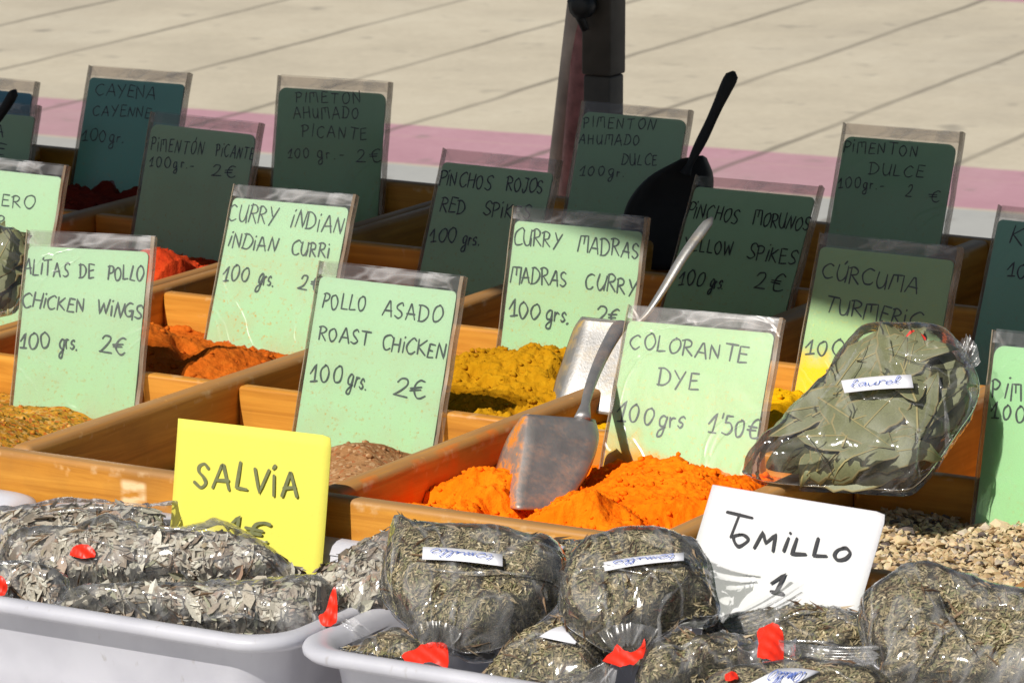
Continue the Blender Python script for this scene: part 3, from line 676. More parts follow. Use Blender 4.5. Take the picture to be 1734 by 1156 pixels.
SIGNS = [
 ("green card reading ALITAS DE POLLO, CHICKEN WINGS", (45, 391), (262, 402), (12, 730), 1, [("ALiTAS", 38, 463, 120, 468, 27), ("DE", 133, 469, 163, 471, 25), ("POLLO", 181, 472, 245, 477, 25), ("CHiCKEN", 35, 518, 146, 529, 24), ("WiNGS", 163, 531, 243, 540, 24), ("100", 31, 590, 87, 589, 27), ("grs.", 98, 592, 134, 592, 27), ("2€", 166, 597, 215, 600, 28)], GREEN, BRN, .5),
 ("green card reading POLLO ASADO, ROAST CHICKEN", (540, 443), (785, 470), (493, 740), 1, [("POLLO", 543, 520, 622, 528, 29), ("ASADO", 644, 533, 749, 547, 29), ("ROAST", 537, 574, 628, 584, 25), ("CHiCKEN", 643, 590, 755, 608, 25), ("100", 522, 644, 582, 649, 32), ("grs.", 585, 652, 623, 660, 30), ("2€", 664, 669, 723, 674, 32)], GREEN, BRN, .6),
 ("green card reading COLORANTE, DYE, heavily dusted orange at its foot", (1063, 517), (1325, 540), (1025, 730), 1, [("COLORANTE", 1064, 588, 1268, 613, 27), ("DYE", 1112, 650, 1186, 660, 32), ("100", 1042, 709, 1108, 719, 33), ("grs", 1112, 721, 1159, 726, 32), ("1'50€", 1195, 731, 1285, 742, 33)], (.40, .585, .32), (.66, .33, .03), 1.6),
 ("green card reading CURRY INDIAN, INDIAN CURRI", (395, 313), (602, 331), (340, 600), 2, [("CURRY", 384, 372, 469, 380, 30), ("iNDiAN", 490, 382, 582, 397, 30), ("iNDiAN", 384, 416, 471, 426, 25), ("CURRi", 490, 428, 560, 436, 25), ("100", 374, 474, 424, 477, 27), ("grs.", 433, 480, 466, 485, 27), ("2€", 502, 488, 546, 493, 27)], GREEN, (.5, .3, .08), .9),
 ("green card reading CURRY MADRAS, MADRAS CURRY", (868, 350), (1096, 370), (838, 610), 2, [("CURRY", 867, 412, 952, 421, 28), ("MADRAS", 976, 425, 1085, 437, 28), ("MADRAS", 862, 477, 963, 485, 27), ("CURRY", 988, 487, 1080, 499, 28), ("100", 860, 536, 916, 540, 29), ("grs.", 922, 543, 966, 547, 28), ("2€", 1006, 547, 1052, 551, 28)], (.38, .57, .335), (.48, .32, .05), .6),
 ("half shaded green card reading CURCUMA, TURMERIC", (1388, 395), (1627, 420), (1335, 690), 2, [("CÚRCUMA", 1388, 470, 1557, 495, 28), ("TURMERiC", 1393, 526, 1560, 556, 27), ("100", 1360, 598, 1432, 603, 28)], (.38, .57, .30), (.90, .56, .01), 1.0),
 ("shaded green card reading PINCHOS ROJOS, RED SPIKES", (750, 252), (948, 272), (697, 500), 3, [("PiNCHOS", 741, 313, 834, 321, 25), ("ROJOS", 854, 322, 922, 328, 25), ("RED", 742, 357, 791, 362, 26), ("SPiKES", 816, 364, 900, 371, 24), ("100", 726, 408, 775, 411, 26), ("grs.", 780, 413, 815, 416, 24)], GREEN, BRN, .5),
 ("shaded green card reading PINCHOS MORUNOS, YELLOW SPIKES", (1178, 297), (1392, 316), (1118, 520), 3, [("PiNCHOS", 1160, 365, 1252, 378, 26), ("MORUNOS", 1272, 380, 1372, 391, 25), ("YELLOW", 1155, 424, 1243, 432, 24), ("SPiKES", 1262, 437, 1350, 447, 26), ("100", 1147, 480, 1194, 484, 26), ("grs.", 1199, 486, 1227, 490, 24), ("2€", 1274, 488, 1325, 494, 28)], GREEN, BRN, .4),
 ("shaded green card reading PIMENTON PICANTE", (255, 190), (442, 210), (222, 390), 3, [("PiMENTÓN", 253, 254, 346, 263, 23), ("PiCANTE", 363, 263, 432, 271, 22), ("100gr.-", 250, 281, 331, 287, 19), ("2€", 356, 298, 401, 302, 20)], GREEN, BRN, .5),
 ("teal card reading CAYENA, CAYENNE in the shade at the left", (150, 112), (321, 125), (115, 330), 4, [("CAYENA", 160, 161, 266, 167, 21), ("CAYENNE", 155, 194, 259, 200, 19), ("100gr.", 136, 238, 213, 243, 21)], (.20, .48, .40), BRN, .3),
 ("shaded dark card reading PIMETON AHUMADO PICANTE", (470, 129), (661, 141), (455, 350), 4, [("PIMETON", 499, 174, 614, 175, 19), ("AHUMADO", 496, 201, 611, 200, 20), ("PICANTE", 510, 231, 625, 236, 21), ("100", 485, 267, 528, 267, 17), ("gr.-", 535, 268, 586, 269, 20), ("2€", 601, 274, 647, 274, 21)], (.34, .55, .33), BRN, .4),
 ("shaded card reading PIMENTON AHUMADO DULCE behind the black scoop", (985, 172), (1170, 188), (955, 350), 4, [("PIMENTON", 986, 215, 1112, 220, 19), ("AHUMADO", 978, 242, 1086, 247, 18), ("DULCE", 1051, 278, 1116, 280, 19), ("100gr.", 979, 296, 1061, 300, 18)], GREEN, BRN, .4),
 ("shaded card reading PIMENTON DULCE at the back right", (1428, 209), (1631, 225), (1392, 420), 4, [("PiMENTON", 1426, 257, 1557, 265, 20), ("DULCE", 1470, 294, 1567, 301, 20), ("100gr.-", 1417, 317, 1500, 321, 18), ("2", 1532, 331, 1546, 332, 19), ("€", 1571, 340, 1594, 343, 19)], (.34, .55, .33), BRN, .4),
 ("sunlit green card reading PIMI, 100, cut off by the right edge", (1680, 560), (1930, 585), (1640, 910), 1, [("PiMi", 1678, 672, 1745, 680, 33), ("100", 1675, 706, 1738, 714, 28)], (.34, .60, .31), BRN, .2),
 ("shaded green card reading K at the right edge", (1690, 348), (1920, 371), (1640, 600), 3, [("K", 1708, 412, 1732, 415, 31), ("100", 1703, 467, 1760, 473, 25)], (.3, .58, .42), BRN, .3),
 ("sunlit green card reading ERO at the left edge", (-110, 258), (112, 282), (-150, 500), 2, [("ERO", 0, 349, 60, 353, 23), ("R", -8, 385, 8, 387, 20)], GREEN, BRN, .5),
 ("shaded blue green card at the far left, behind the similar one", (-130, 122), (62, 140), (-160, 330), 4, [], (.12, .34, .42), BRN, .2),
 ("shaded green card ending in A and E at the far left", (-125, 163), (65, 180), (-155, 370), 4, [("A", -14, 229, 11, 231, 21), ("E", -8, 261, 10, 263, 19)], GREEN, BRN, .3),
]
HAND2 = {8, 10, 11, 12, 13}
for i, s in enumerate(SIGNS):
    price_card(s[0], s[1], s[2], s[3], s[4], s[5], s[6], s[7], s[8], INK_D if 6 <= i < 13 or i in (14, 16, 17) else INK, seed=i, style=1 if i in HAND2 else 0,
               pen=.0010 if i in (8, 9, 10, 11, 12) else .00125, bt=(3.72*CD if i == 17 else None), Hh=.152)

def loose_card(label, TL, TR, L2, H, words, col, ink, pen, b=-.046, zc=-.015, seed=0, cut=0.):
    P, Q, W, U, V = sign_frame(TL, TR, L2, b, zc)
    Y = V.cross(U).normalized(); M = Matrix((U, Y, V)).transposed().to_4x4(); M.translation = P - V*H
    t = thing("hand_lettered_card", label, "price card", M)
    n, k = 16, 14; VV, FF = [], []
    for j in range(k+1):
        for i in range(n+1):
            x, z = W*i/n, H*j/k
            if i == n and j == k: x -= .0012; z -= .0012
            VV.append((x, .0012*math.sin(2.2*x/W)+.0006*math.sin(4*z/H), z))
    for j in range(k):
        for i in range(n):
            q = j*(n+1)+i; FF.append((q, q+1, q+n+2, q+n+1))
    o = mesh("paper", VV, FF, paper("loose card paper %d" % seed, col, [c*.8 for c in col], .25), t, True)
    md = o.modifiers.new("thick", 'SOLIDIFY'); md.thickness = .0005; md.offset = 1
    ik = Ink(-.0004); rnd = random.Random(seed)
    dz = (plane_local(M, (TL[0]+TR[0])/2, TL[1]+40)-plane_local(M, (TL[0]+TR[0])/2, TL[1]+140)).z/100
    for (txt, x0, y0, x1, y1, h) in words:
        p0, p1 = plane_local(M, x0, y0), plane_local(M, x1, y1); ik.word(txt, p0.x, p0.z, p1.x, p1.z, h*dz, pen, rnd, .26)
    mesh("lettering", ik.V, ik.F, ink, t)
loose_card("bright yellow paper card reading SALVIA standing behind the sage bags", (303, 708), (562, 738), (286, 920), .108, [("SALViA", 330, 822, 505, 841, 44), ("1", 382, 913, 405, 916, 46), ("€", 416, 918, 455, 922, 40)], (.82, .73, .12), INK_O, .0023, seed=31)
loose_card("white paper card reading TOMILLO standing behind the thyme bags", (1208, 821), (1502, 868), (1150, 1005), .088, [("T", 1216, 906, 1263, 912, 45), ("omiLLo", 1240, 920, 1437, 950, 30), ("1", 1302, 1000, 1322, 1003, 34)], (.70, .70, .74), INK_D, .0020, seed=32)

# ------------------------------------------------------------------ scoops
def scoop(label, dust, rows, wl, wr, handle, dmask, m=None, hr=1.0):
    """trough scoop: rows of its flat underside (photo left/right points with their depths), rims of the two side walls, handle"""
    m = m or STEEL; c0 = on_b(rows[0][0], rows[0][1], rows[0][2]); M = Matrix.Translation(c0); Mi = M.inverted()
    t = thing("scoop", label, "scoop", M)
    sp = lambda pts: spline([Mi @ on_b(*p) for p in pts], 5)
    Lc, Rc = sp([r[:3] for r in rows]), sp([r[3:] for r in rows]); WL, WR = sp(wl), sp(wr)
    n = min(len(Lc), len(WL), len(WR)); V, F, D = [], [], []
    pick = lambda P, i: P[round(i*(len(P)-1)/(n-1))]
    nb, nw = 7, 5
    for i in range(n):
        l, r, a, b_ = pick(Lc, i), pick(Rc, i), pick(WL, i), pick(WR, i)
        row = []
        for j in range(nw): row.append((a.lerp(l, j/nw), 1.0))
        # rounded ridge between wall and underside
        e = .10; row.append((l.lerp(a, e), .9)); row[-1] = (l.lerp(a, .12)*.5+l.lerp(r, .06)*.5, .85)
        for j in range(nb+1):
            q = .06+.88*j/nb; row.append((l.lerp(r, q), .35))
        row.append((r.lerp(b_, .12)*.5+r.lerp(l, .06)*.5, .6))
        for j in range(1, nw+1): row.append((r.lerp(b_, j/nw), .6))
        V += [p for p, d in row]; D += [dmask(i/(n-1), d) for p, d in row]; cs = len(row)
    for i in range(n-1):
        for j in range(cs-1):
            q = i*cs+j; F.append((q, q+cs, q+cs+1, q+1))
    k = len(V); V += [V[j].copy() for j in range(cs)]; D += D[:cs]
    F.append(tuple(range(k, k+cs)))          # back wall
    bl = mesh("blade", V, F, m, t, True); bl.data.polygons[len(F)-1].use_smooth = False
    at = bl.data.attributes.new('dust', 'FLOAT', 'POINT')
    for i, d in enumerate(D): at.data[i].value = d
    bl['dust_color'] = dust
    md = bl.modifiers.new("thick", 'SOLIDIFY'); md.thickness = .0012; md.offset = 0
    pts = spline([Mi @ on_b(*p) for p in handle], 6); nn = len(pts); rad, fl = [], []
    for i in range(nn):
        s = i/(nn-1)
        rad.append(hr*(.0078*(1-s/.12)+.0042*s/.12 if s < .12 else (.0042+.0036*min(1, (s-.12)/.75) if s < .93 else .0078*math.sqrt(max(.04, 1-((s-.93)/.072)**2)))))
    V, F = tube_data(pts, rad, 16, .60)
    hd = mesh("handle", V, F, m, t, True); hd['dust_color'] = dust
    a2 = hd.data.attributes.new('dust', 'FLOAT', 'POINT')
    for i in range(len(V)): a2.data[i].value = .12
    return t
scoop("steel scoop dusted orange, stuck in the orange powder", (.72, .24, .015),
      [(889, 702, .135, 1008, 711, .180), (884, 735, .122, 1016, 742, .168), (877, 785, .105, 1003, 790, .148), (871, 830, .090, 979, 832, .127), (872, 862, .080, 955, 864, .112)],
      [(886, 703, .150), (862, 738, .160), (845, 780, .156), (834, 822, .140), (832, 850, .130)],
      [(1004, 713, .205), (1000, 745, .210), (985, 790, .195), (962, 832, .165), (940, 864, .140)],
      [(986, 709, .172), (998, 658, .205), (1018, 607, .245), (1040, 566, .28), (1054, 546, .30)],
      hr=.74, dmask=lambda s, d: (1.05 if d > .8 else .22)*(.7+.5*s))
scoop("steel scoop with yellow dust leaning in the mustard yellow powder", (.55, .33, .03),
      [(988, 540, .372, 1090, 548, .385), (979, 560, .366, 1092, 570, .380), (962, 612, .350, 1085, 625, .365), (947, 655, .338, 1070, 672, .350), (940, 690, .330, 1050, 705, .340)],
      [(985, 537, .385), (971, 560, .392), (953, 612, .385), (940, 652, .375), (934, 690, .365)],
      [(1086, 548, .41), (1086, 570, .42), (1078, 625, .41), (1062, 672, .40), (1042, 705, .385)],
      [(1070, 552, .384), (1092, 535, .388), (1122, 492, .40), (1160, 430, .42), (1206, 368, .445)],
      lambda s, d: (.5 if d > .8 else .16), hr=.62)
scoop("black scoop with its handle standing up against the pavement, in the shade", (.02, .01, .01),
      [(1152, 270, .885, 1190, 264, .900), (1098, 300, .870, 1202, 300, .905), (1063, 342, .862, 1198, 345, .905), (1050, 395, .855, 1182, 398, .895), (1050, 455, .85, 1160, 458, .885)],
      [(1156, 272, .90), (1104, 302, .91), (1070, 344, .91), (1058, 395, .90), (1058, 455, .89)],
      [(1196, 268, .93), (1207, 300, .945), (1203, 345, .945), (1187, 398, .93), (1165, 458, .91)],
      [(1160, 296, .882), (1176, 262, .888), (1196, 222, .90), (1222, 165, .91), (1243, 121, .92)],
      lambda s, d: 0., BLACK)
scoop("black scoop handle at the far left edge before the shaded cards", (.02, .01, .01),
      [(-92, 262, .84, -52, 266, .86), (-140, 295, .835, -40, 300, .87), (-165, 335, .83, -50, 342, .865), (-170, 385, .825, -65, 392, .855), (-165, 430, .82, -85, 436, .845)],
      [(-90, 264, .86), (-132, 297, .88), (-157, 337, .87), (-162, 386, .86), (-158, 430, .85)],
      [(-48, 268, .89), (-34, 300, .91), (-44, 342, .90), (-58, 392, .89), (-78, 436, .87)],
      [(-72, 285, .848), (-45, 250, .855), (-20, 222, .86), (5, 188, .868), (27, 152, .875)],
      lambda s, d: 0., BLACK)

# ------------------------------------------------------------------ tubs
def tub(label, a0, a1, b0, b1, zr=-.023, depth=.098, group="white plastic tubs along the front of the trays"):
    t = thing("plastic_tub", label, "tub", Matrix.Translation(gw((a0+a1)/2, (b0+b1)/2, zr-depth)) @ GROT, group)
    ca, cb = (a0+a1)/2, (b0+b1)/2
    def loop(inset, r, z, n=8):
        A, B = (a1-a0)/2-inset, (b1-b0)/2-inset; P = []
        for (sx, sy, st) in ((1, 1, 0), (-1, 1, 90), (-1, -1, 180), (1, -1, 270)):
            for i in range(n+1):
                an = R(st+90*i/n); P.append(Vector((sx*(A-r)+r*math.cos(an), sy*(B-r)+r*math.sin(an), z+depth)))
        return P
    # outer wall up, rolled rim, inner wall down, floor
    prof = [(.030, .022, -depth), (.0225, .025, -depth*.5), (.0155, .028, -.008), (.0150, .028, -.0075), (.0125, .030, -.0080), (.0028, .032, -.0092), (.0006, .033, -.0068), (0, .034, -.0040), (.0014, .033, -.0014), (.005, .032, 0), (.010, .030, -.0006), (.0145, .028, -.003), (.0175, .027, -.008), (.0245, .025, -depth*.5), (.0315, .022, -depth+.003)]
    def build(name, pr, cap):
        V, F = [], []
        for ins, r_, z in pr: V += loop(ins, r_, z)
        n = len(V)//len(pr)
        for k in range(len(pr)-1):
            for i in range(n): F.append((k*n+i, k*n+(i+1) % n, (k+1)*n+(i+1) % n, (k+1)*n+i))
        for c in cap:
            F.append(tuple(range(n-1, -1, -1)) if c == 0 else tuple((len(pr)-1)*n+i for i in range(n)))
        return mesh(name, V, F, TUBP, t, True)
    build("body", [(p[0], p[1], p[2]) for p in prof[:4]]+[(.0165, .037, -.0085), (.0245, .032, -depth*.5), (.0315, .028, -depth+.003)], (0, 1))
    build("rim", prof[3:13], ())
    return t
tub("white plastic tub at the left filled with bags of dried sage", .0475, .3640, -.250, -.018)
tub("white plastic tub at the right filled with bags of dried thyme", .3655, .700, -.250, -.018)
tub("white plastic tub at the left edge, only its rounded corner in view", -.272, .0455, -.252, -.020)

# ------------------------------------------------------------------ bags of herbs
def flake_mat(name, stops, rough=.75):
    m, nt, nd, lk, b = mat(name)
    geo = nt.nodes.new('ShaderNodeNewGeometry'); r = ramp(nt, stops)
    lk.new(geo.outputs['Random Per Island'], r.inputs[0])
    n = N(nt, 'TexNoise', Scale=900., Detail=2.); lk.new(coords(nt), n.inputs['Vector'])
    v = ramp(nt, [(.3, (.75,)*3), (.7, (1, 1, 1))]); lk.new(n.outputs[0], v.inputs[0])
    lk.new(mix(nt, 1., r.outputs[0], v.outputs[0], 'MULTIPLY'), b.inputs['Base Color']); b.inputs['Roughness'].default_value = rough
    return m
THYME = flake_mat("dried thyme", [(0, (.15, .115, .07)), (.25, (.26, .215, .12)), (.4, (.275, .285, .13)), (.55, (.37, .31, .175)), (.75, (.44, .36, .21)), (.9, (.56, .46, .28)), (.99, (.70, .62, .42))])
SAGE = flake_mat("dried sage", [(0, (.20, .15, .11)), (.2, (.36, .30, .235)), (.45, (.50, .46, .375)), (.66, (.60, .57, .48)), (.74, (.38, .23, .15)), (.8, (.38, .38, .25)), (.9, (.68, .65, .56)), (1, (.80, .76, .67))])
BAY = flake_mat("bay leaves", [(0, (.06, .065, .028)), (.3, (.13, .145, .06)), (.6, (.20, .21, .105)), (.85, (.28, .28, .165)), (.93, (.31, .26, .09)), (1, (.20, .13, .06))], .55)
BAYEDGE = plain("dry bay leaf edge", (.27, .23, .11), .7)
BAYRIB = plain("bay leaf midrib", (.33, .28, .12), .6)
TWIG = flake_mat("dry stems", [(0, (.16, .085, .05)), (.5, (.34, .22, .13)), (1, (.58, .47, .32))])
THYME_IN = powder("thyme core", (.045, .04, .02), (.10, .09, .045), (.2, .17, .09)); SAGE_IN = powder("sage core", (.22, .18, .13), (.36, .32, .25), (.5, .46, .38)); BAY_IN = powder("bay core", (.03, .03, .014), (.06, .06, .03), (.10, .10, .05))

def in_poly(p, poly):
    c = False; n = len(poly)
    for i in range(n):
        a, b_ = poly[i], poly[(i+1) % n]
        if (a.y > p.y) != (b_.y > p.y) and p.x < (b_.x-a.x)*(p.y-a.y)/(b_.y-a.y)+a.x: c = not c
    return c
def edge_d(p, poly):
    d = 9.; n = len(poly)
    for i in range(n):
        a, b_ = poly[i], poly[(i+1) % n]; ab = b_-a
        t = max(0, min(1, (p-a).dot(ab)/max(1e-12, ab.length_squared))); d = min(d, (p-(a+ab*t)).length)
    return d
def smooth_poly(px, k=4):
    P = [Vector(p) for p in px]; n = len(P); out = []
    for i in range(n):
        p0, p1, p2, p3 = P[i-1], P[i], P[(i+1) % n], P[(i+2) % n]
        for j in range(k):
            t = j/k
            out.append(.5*((2*p1)+(p2-p0)*t+(2*p0-5*p1+4*p2-p3)*t*t+(3*p1-p0-3*p2+p3)*t**3))
    return out
class Bag:
    """a bag lying on a tilted plane: local x across, z up the slope, -y towards the viewer"""
    def __init__(s, label, c, z=None, b=None, tilt=30., yaw=18., T=.020, name="herb_bag", cat="herb bag", group=None, roll=0., seed=0):
        P = on_z(c[0], c[1], z) if b is None else on_b(c[0], c[1], b)
        yw, tl = R(yaw), R(tilt)
        U = Vector((math.cos(yw), -math.sin(yw), 0)); Bk = Vector((math.sin(yw), math.cos(yw), 0))
        Vv = Bk*math.cos(tl)+Vector((0, 0, math.sin(tl)))
        if roll: U, Vv = U*math.cos(R(roll))+Vv*math.sin(R(roll)), Vv*math.cos(R(roll))-U*math.sin(R(roll))
        Y = Vv.cross(U).normalized()
        s.M = Matrix((U, Y, Vv)).transposed().to_4x4(); s.M.translation = P
        s.n = Y; s.T = T; s.seed = seed; s.rnd = random.Random(seed+100)
        s.folds = []; s.t = thing(name, label, cat, s.M, group)
    def loc(s, p, off=0.):       # photo point on the bag's mid plane shifted towards the viewer by off
        r = ray(*p); P0 = s.M.translation - s.n*off
        q = s.M.inverted() @ (CAM+r*((P0-CAM).dot(s.n)/r.dot(s.n))); return Vector((q.x, q.z))
    def poly(s, px, k=4): return [s.loc((p.x, p.y)) for p in smooth_poly(px, k)]
    def height(s, p, poly, T, ew):
        d = edge_d(p, poly); u = min(1, d/ew)
        h = T*(max(0, 1-(1-u)**2.4))**.55
        for a, b_, dep, wd in s.folds:
            ab = b_-a; t = max(0, min(1, (p-a).dot(ab)/ab.length_squared)); dd = (p-(a+ab*t)).length
            h -= min(1, u)*dep*math.exp(-(dd/wd)**2)
        return max(h, 0.)
    def crease(s, p):
        q = Vector((p.x, p.y, s.seed*2.7))
        a = abs(fbm(q*16, 1, 3)); c = abs(noise.noise(Vector((p.x*28+s.seed, p.y*11-s.seed, 1.3))))
        return -.0030*max(0, 1-a*5.)-.0026*max(0, 1-c*6)+.0014*fbm(q*45, 1, 3)
    def shell(s, name, poly, step, T, ew, m, rough, yoff=0., back=.6, cr=0., fn=None):
        xs = [p.x for p in poly]; zs = [p.y for p in poly]; pts = list(poly)
        x = min(xs); j = 0
        while x < max(xs):
            z = min(zs)+(step*.5 if j % 2 else 0)
            while z < max(zs):
                p = Vector((x+s.rnd.uniform(-.15, .15)*step, z+s.rnd.uniform(-.15, .15)*step))
                if in_poly(p, poly) and edge_d(p, poly) > step*.55: pts.append(p)
                z += step
            x += step*.87; j += 1
        n = len(poly)
        r = delaunay_2d_cdt([Vector(p) for p in pts], [(i, (i+1) % n) for i in range(n)], [], 1, 1e-7)
        vs, fs = r[0], r[2]; H = [s.height(p, poly, T, ew) for p in vs]
        V, F = [], []
        for p, h in zip(vs, H):
            e = min(1, h/(T*.5)) if T else 0
            dz = (rough*fbm(Vector((p.x*30, p.y*30, s.seed)), 1, 4)+cr*s.crease(p))*e
            if fn: h = h*fn(p)
            V.append((p.x, yoff-h-dz, p.y))
        k = len(V)
        for p, h in zip(vs, H): V.append((p.x, yoff+h*back+.0002, p.y))
        for f in fs:
            a, b_, c = f
            ar = (vs[b_]-vs[a]).cross(vs[c]-vs[a])
            F.append((a, b_, c) if ar > 0 else (a, c, b_)); F.append((k+a, k+c, k+b_) if ar > 0 else (k+a, k+b_, k+c))
        o = mesh(name, V, F, m, s.t, True); s.last = (V[:k], [q for q in F if q[0] < k])
        return o
    def flakes(s, name, m, count, ln, wd, lift, shape='chip'):
        V0, F0 = s.last; rnd = s.rnd
        A = []; tot = 0
        for f in F0:
            a, b_, c = (Vector(V0[i]) for i in f); ar = (b_-a).cross(c-a).length/2; tot += ar; A.append(tot)
        import bisect
        V, F = [], []
        for _ in range(count):
            f = F0[bisect.bisect(A, rnd.random()*tot) % len(F0)]; a, b_, c = (Vector(V0[i]) for i in f)
            u, v = rnd.random(), rnd.random()
            if u+v > 1: u, v = 1-u, 1-v
            p = a+(b_-a)*u+(c-a)*v; n = (b_-a).cross(c-a).normalized()
            if n.y > 0: n = -n
            t = n.orthogonal().normalized(); t = Matrix.Rotation(rnd.uniform(0, 6.283), 3, n) @ t
            t = (t+n*rnd.uniform(-.35, .35)).normalized(); w_ = n.cross(t).normalized(); nn = t.cross(w_)
            L_ = rnd.uniform(*ln); W_ = rnd.uniform(*wd); p = p+n*rnd.uniform(-.0005, lift)
            k = len(V)
            if shape == 'needle':
                bend = nn*L_*.1
                V += [p-t*L_/2, p+w_*W_/2+bend, p+t*L_/2, p-w_*W_/2+bend]; F += [(k, k+1, k+2), (k, k+2, k+3)]
            else:
                bend = nn*W_*rnd.uniform(-.3, .5)
                V += [p-t*L_/2, p-t*L_*.2+w_*W_/2, p+t*L_*.25+w_*W_*.45, p+t*L_/2, p+t*L_*.25-w_*W_*.4+bend, p-t*L_*.2-w_*W_/2+bend, p-bend*.5]
                F += [(k+6, k+j, k+(j+1) % 6) for j in range(6)]
        F = [f for f in F]
        o = mesh(name, V, F, m, s.t); o['kind'] = 'stuff'; return o
    def fold(s, po, px, wd=.0022, hgt=.0022, T=None):
        """sharp crease of the film: a slim tent of clear plastic along a line on the bag"""
        C = spline([Vector((p[0], p[1])) for p in px], 5); P = [s.loc((p.x, p.y), s.T*.8) for p in C]; n = len(P); V, F = [], []
        for i, p in enumerate(P):
            t = (P[min(i+1, n-1)]-P[max(i-1, 0)]).normalized(); nn = Vector((-t.y, t.x)); k = math.sin(math.pi*(i+.4)/(n-.2))*(.7+.3*math.sin(i*1.3))
            y = -(s.height(p, po, s.T+.0012, .022) if in_poly(p, po) else 0.)-.0004
            for q, u in ((-1, 0), (-.15, 1), (.25, .92), (1.3, 0)):
                a = p+nn*(wd*q*k); V.append((a.x, y-hgt*u*k, a.y))
        for i in range(n-1):
            for j in range(3):
                q = 4*i+j; F.append((q, q+4, q+5, q+1))
        return mesh("film_fold", V, F, FILM_FOLD, s.t, True)
    def seam(s, po, r_=.00045):
        """welded rim of the bag"""
        pts = [Vector((p.x, -.0006, p.y)) for p in po]; V, F = tube_data(pts+[pts[0]], [r_]*(len(pts)+1), 5)
        return mesh("film_seam", V, F, FILM_FOLD, s.t, True)
    def sticker(s, px, off, text=None, flip=False, h=.5):
        """paper label stuck on the film: four photo corners (tl, tr, br, bl)"""
        q = [s.loc(p, off) for p in px]; n = 8; V, F = [], []
        for i in range(n+1):
            u = i/n; a = q[0].lerp(q[1], u); b_ = q[3].lerp(q[2], u); bow = .0012*math.sin(math.pi*u)
            V += [(a.x, -off-bow, a.y), (b_.x, -off-bow, b_.y)]
        for i in range(n): F.append((2*i, 2*i+1, 2*i+3, 2*i+2))
        o = mesh("label", V, F, STICK, s.t, True)
        md = o.modifiers.new("thick", 'SOLIDIFY'); md.thickness = .0003
        if text:
            ik = Ink(-off-.0020)
            m0, m1 = (q[0]*.28+q[3]*.72), (q[1]*.28+q[2]*.72); hh = (q[0]-q[3]).length*h
            a, b_ = m0.lerp(m1, .1), m0.lerp(m1, .8)
            if flip:
                m0, m1 = (q[0]*.72+q[3]*.28), (q[1]*.72+q[2]*.28); a, b_ = m0.lerp(m1, .9), m0.lerp(m1, .12)
            ik.word(text, a.x, a.y, b_.x, b_.y, hh, .0005, s.rnd, .06, .3)
            k = mesh("lettering", ik.V, ik.F, INK_B, o)
    def tape(s, px, off, name="tape", bow=.002):
        P = [s.loc((p.x, p.y), off) for p in smooth_poly(px, 3)]; n = len(P); cx = sum((p.x for p in P))/n; wd = max(p.x for p in P)-min(p.x for p in P)
        inner = []
        mx, mz = min(p.x for p in P), min(p.y for p in P); hh = max(p.y for p in P)-mz
        for i in range(13):
            for j in range(13):
                q = Vector((mx+wd*(i+.5)/13, mz+hh*(j+.5)/13))
                if in_poly(q, P) and edge_d(q, P) > .0006: inner.append(q)
        r = delaunay_2d_cdt(P+inner, [(i, (i+1) % n) for i in range(n)], [], 1, 1e-7)
        V = [(p.x, -off-bow*(1-min(1, ((p.x-cx)/(wd/2))**2))+.0005*math.sin(p.y*800+p.x*500)+.0004*math.sin(p.x*1700), p.y) for p in r[0]]
        o = mesh(name, V, [tuple(f) for f in r[2]], TAPE, s.t, True)
        return o
    def tail(s, base, tip, off, n=26, pleat=.004, name="film_tail", m=None, bow=0.):
        """gathered plastic beyond the tie: base edge (2 photo points), ragged tip edge (photo points)"""
        B = [s.loc(p, off) for p in base]; Tp = [s.loc(p, off) for p in tip]; K = 9; V, F = [], []
        for i in range(n+1):
            u = i/n; b_ = B[0].lerp(B[1], u); f = u*(len(Tp)-1); k = min(int(f), len(Tp)-2); e = Tp[k].lerp(Tp[k+1], f-k)
            e = e+(e-b_)*s.rnd.uniform(-.06, .05)
            for j in range(K+1):
                v = j/K; p = b_.lerp(e, v)
                y = -off+pleat*(.35+.65*v)*math.sin(i*1.9+.6*math.sin(3*v+s.seed))*(.6+.4*math.sin(i*.7+s.seed))+.003*math.sin(v*3)-bow*math.sin(math.pi*u)
                V.append((p.x, y, p.y))
        for i in range(n):
            for j in range(K):
                q = i*(K+1)+j; F.append((q, q+1, q+K+2, q+K+1))
        return mesh(name, V, F, m or FILM_TAIL, s.t, True)
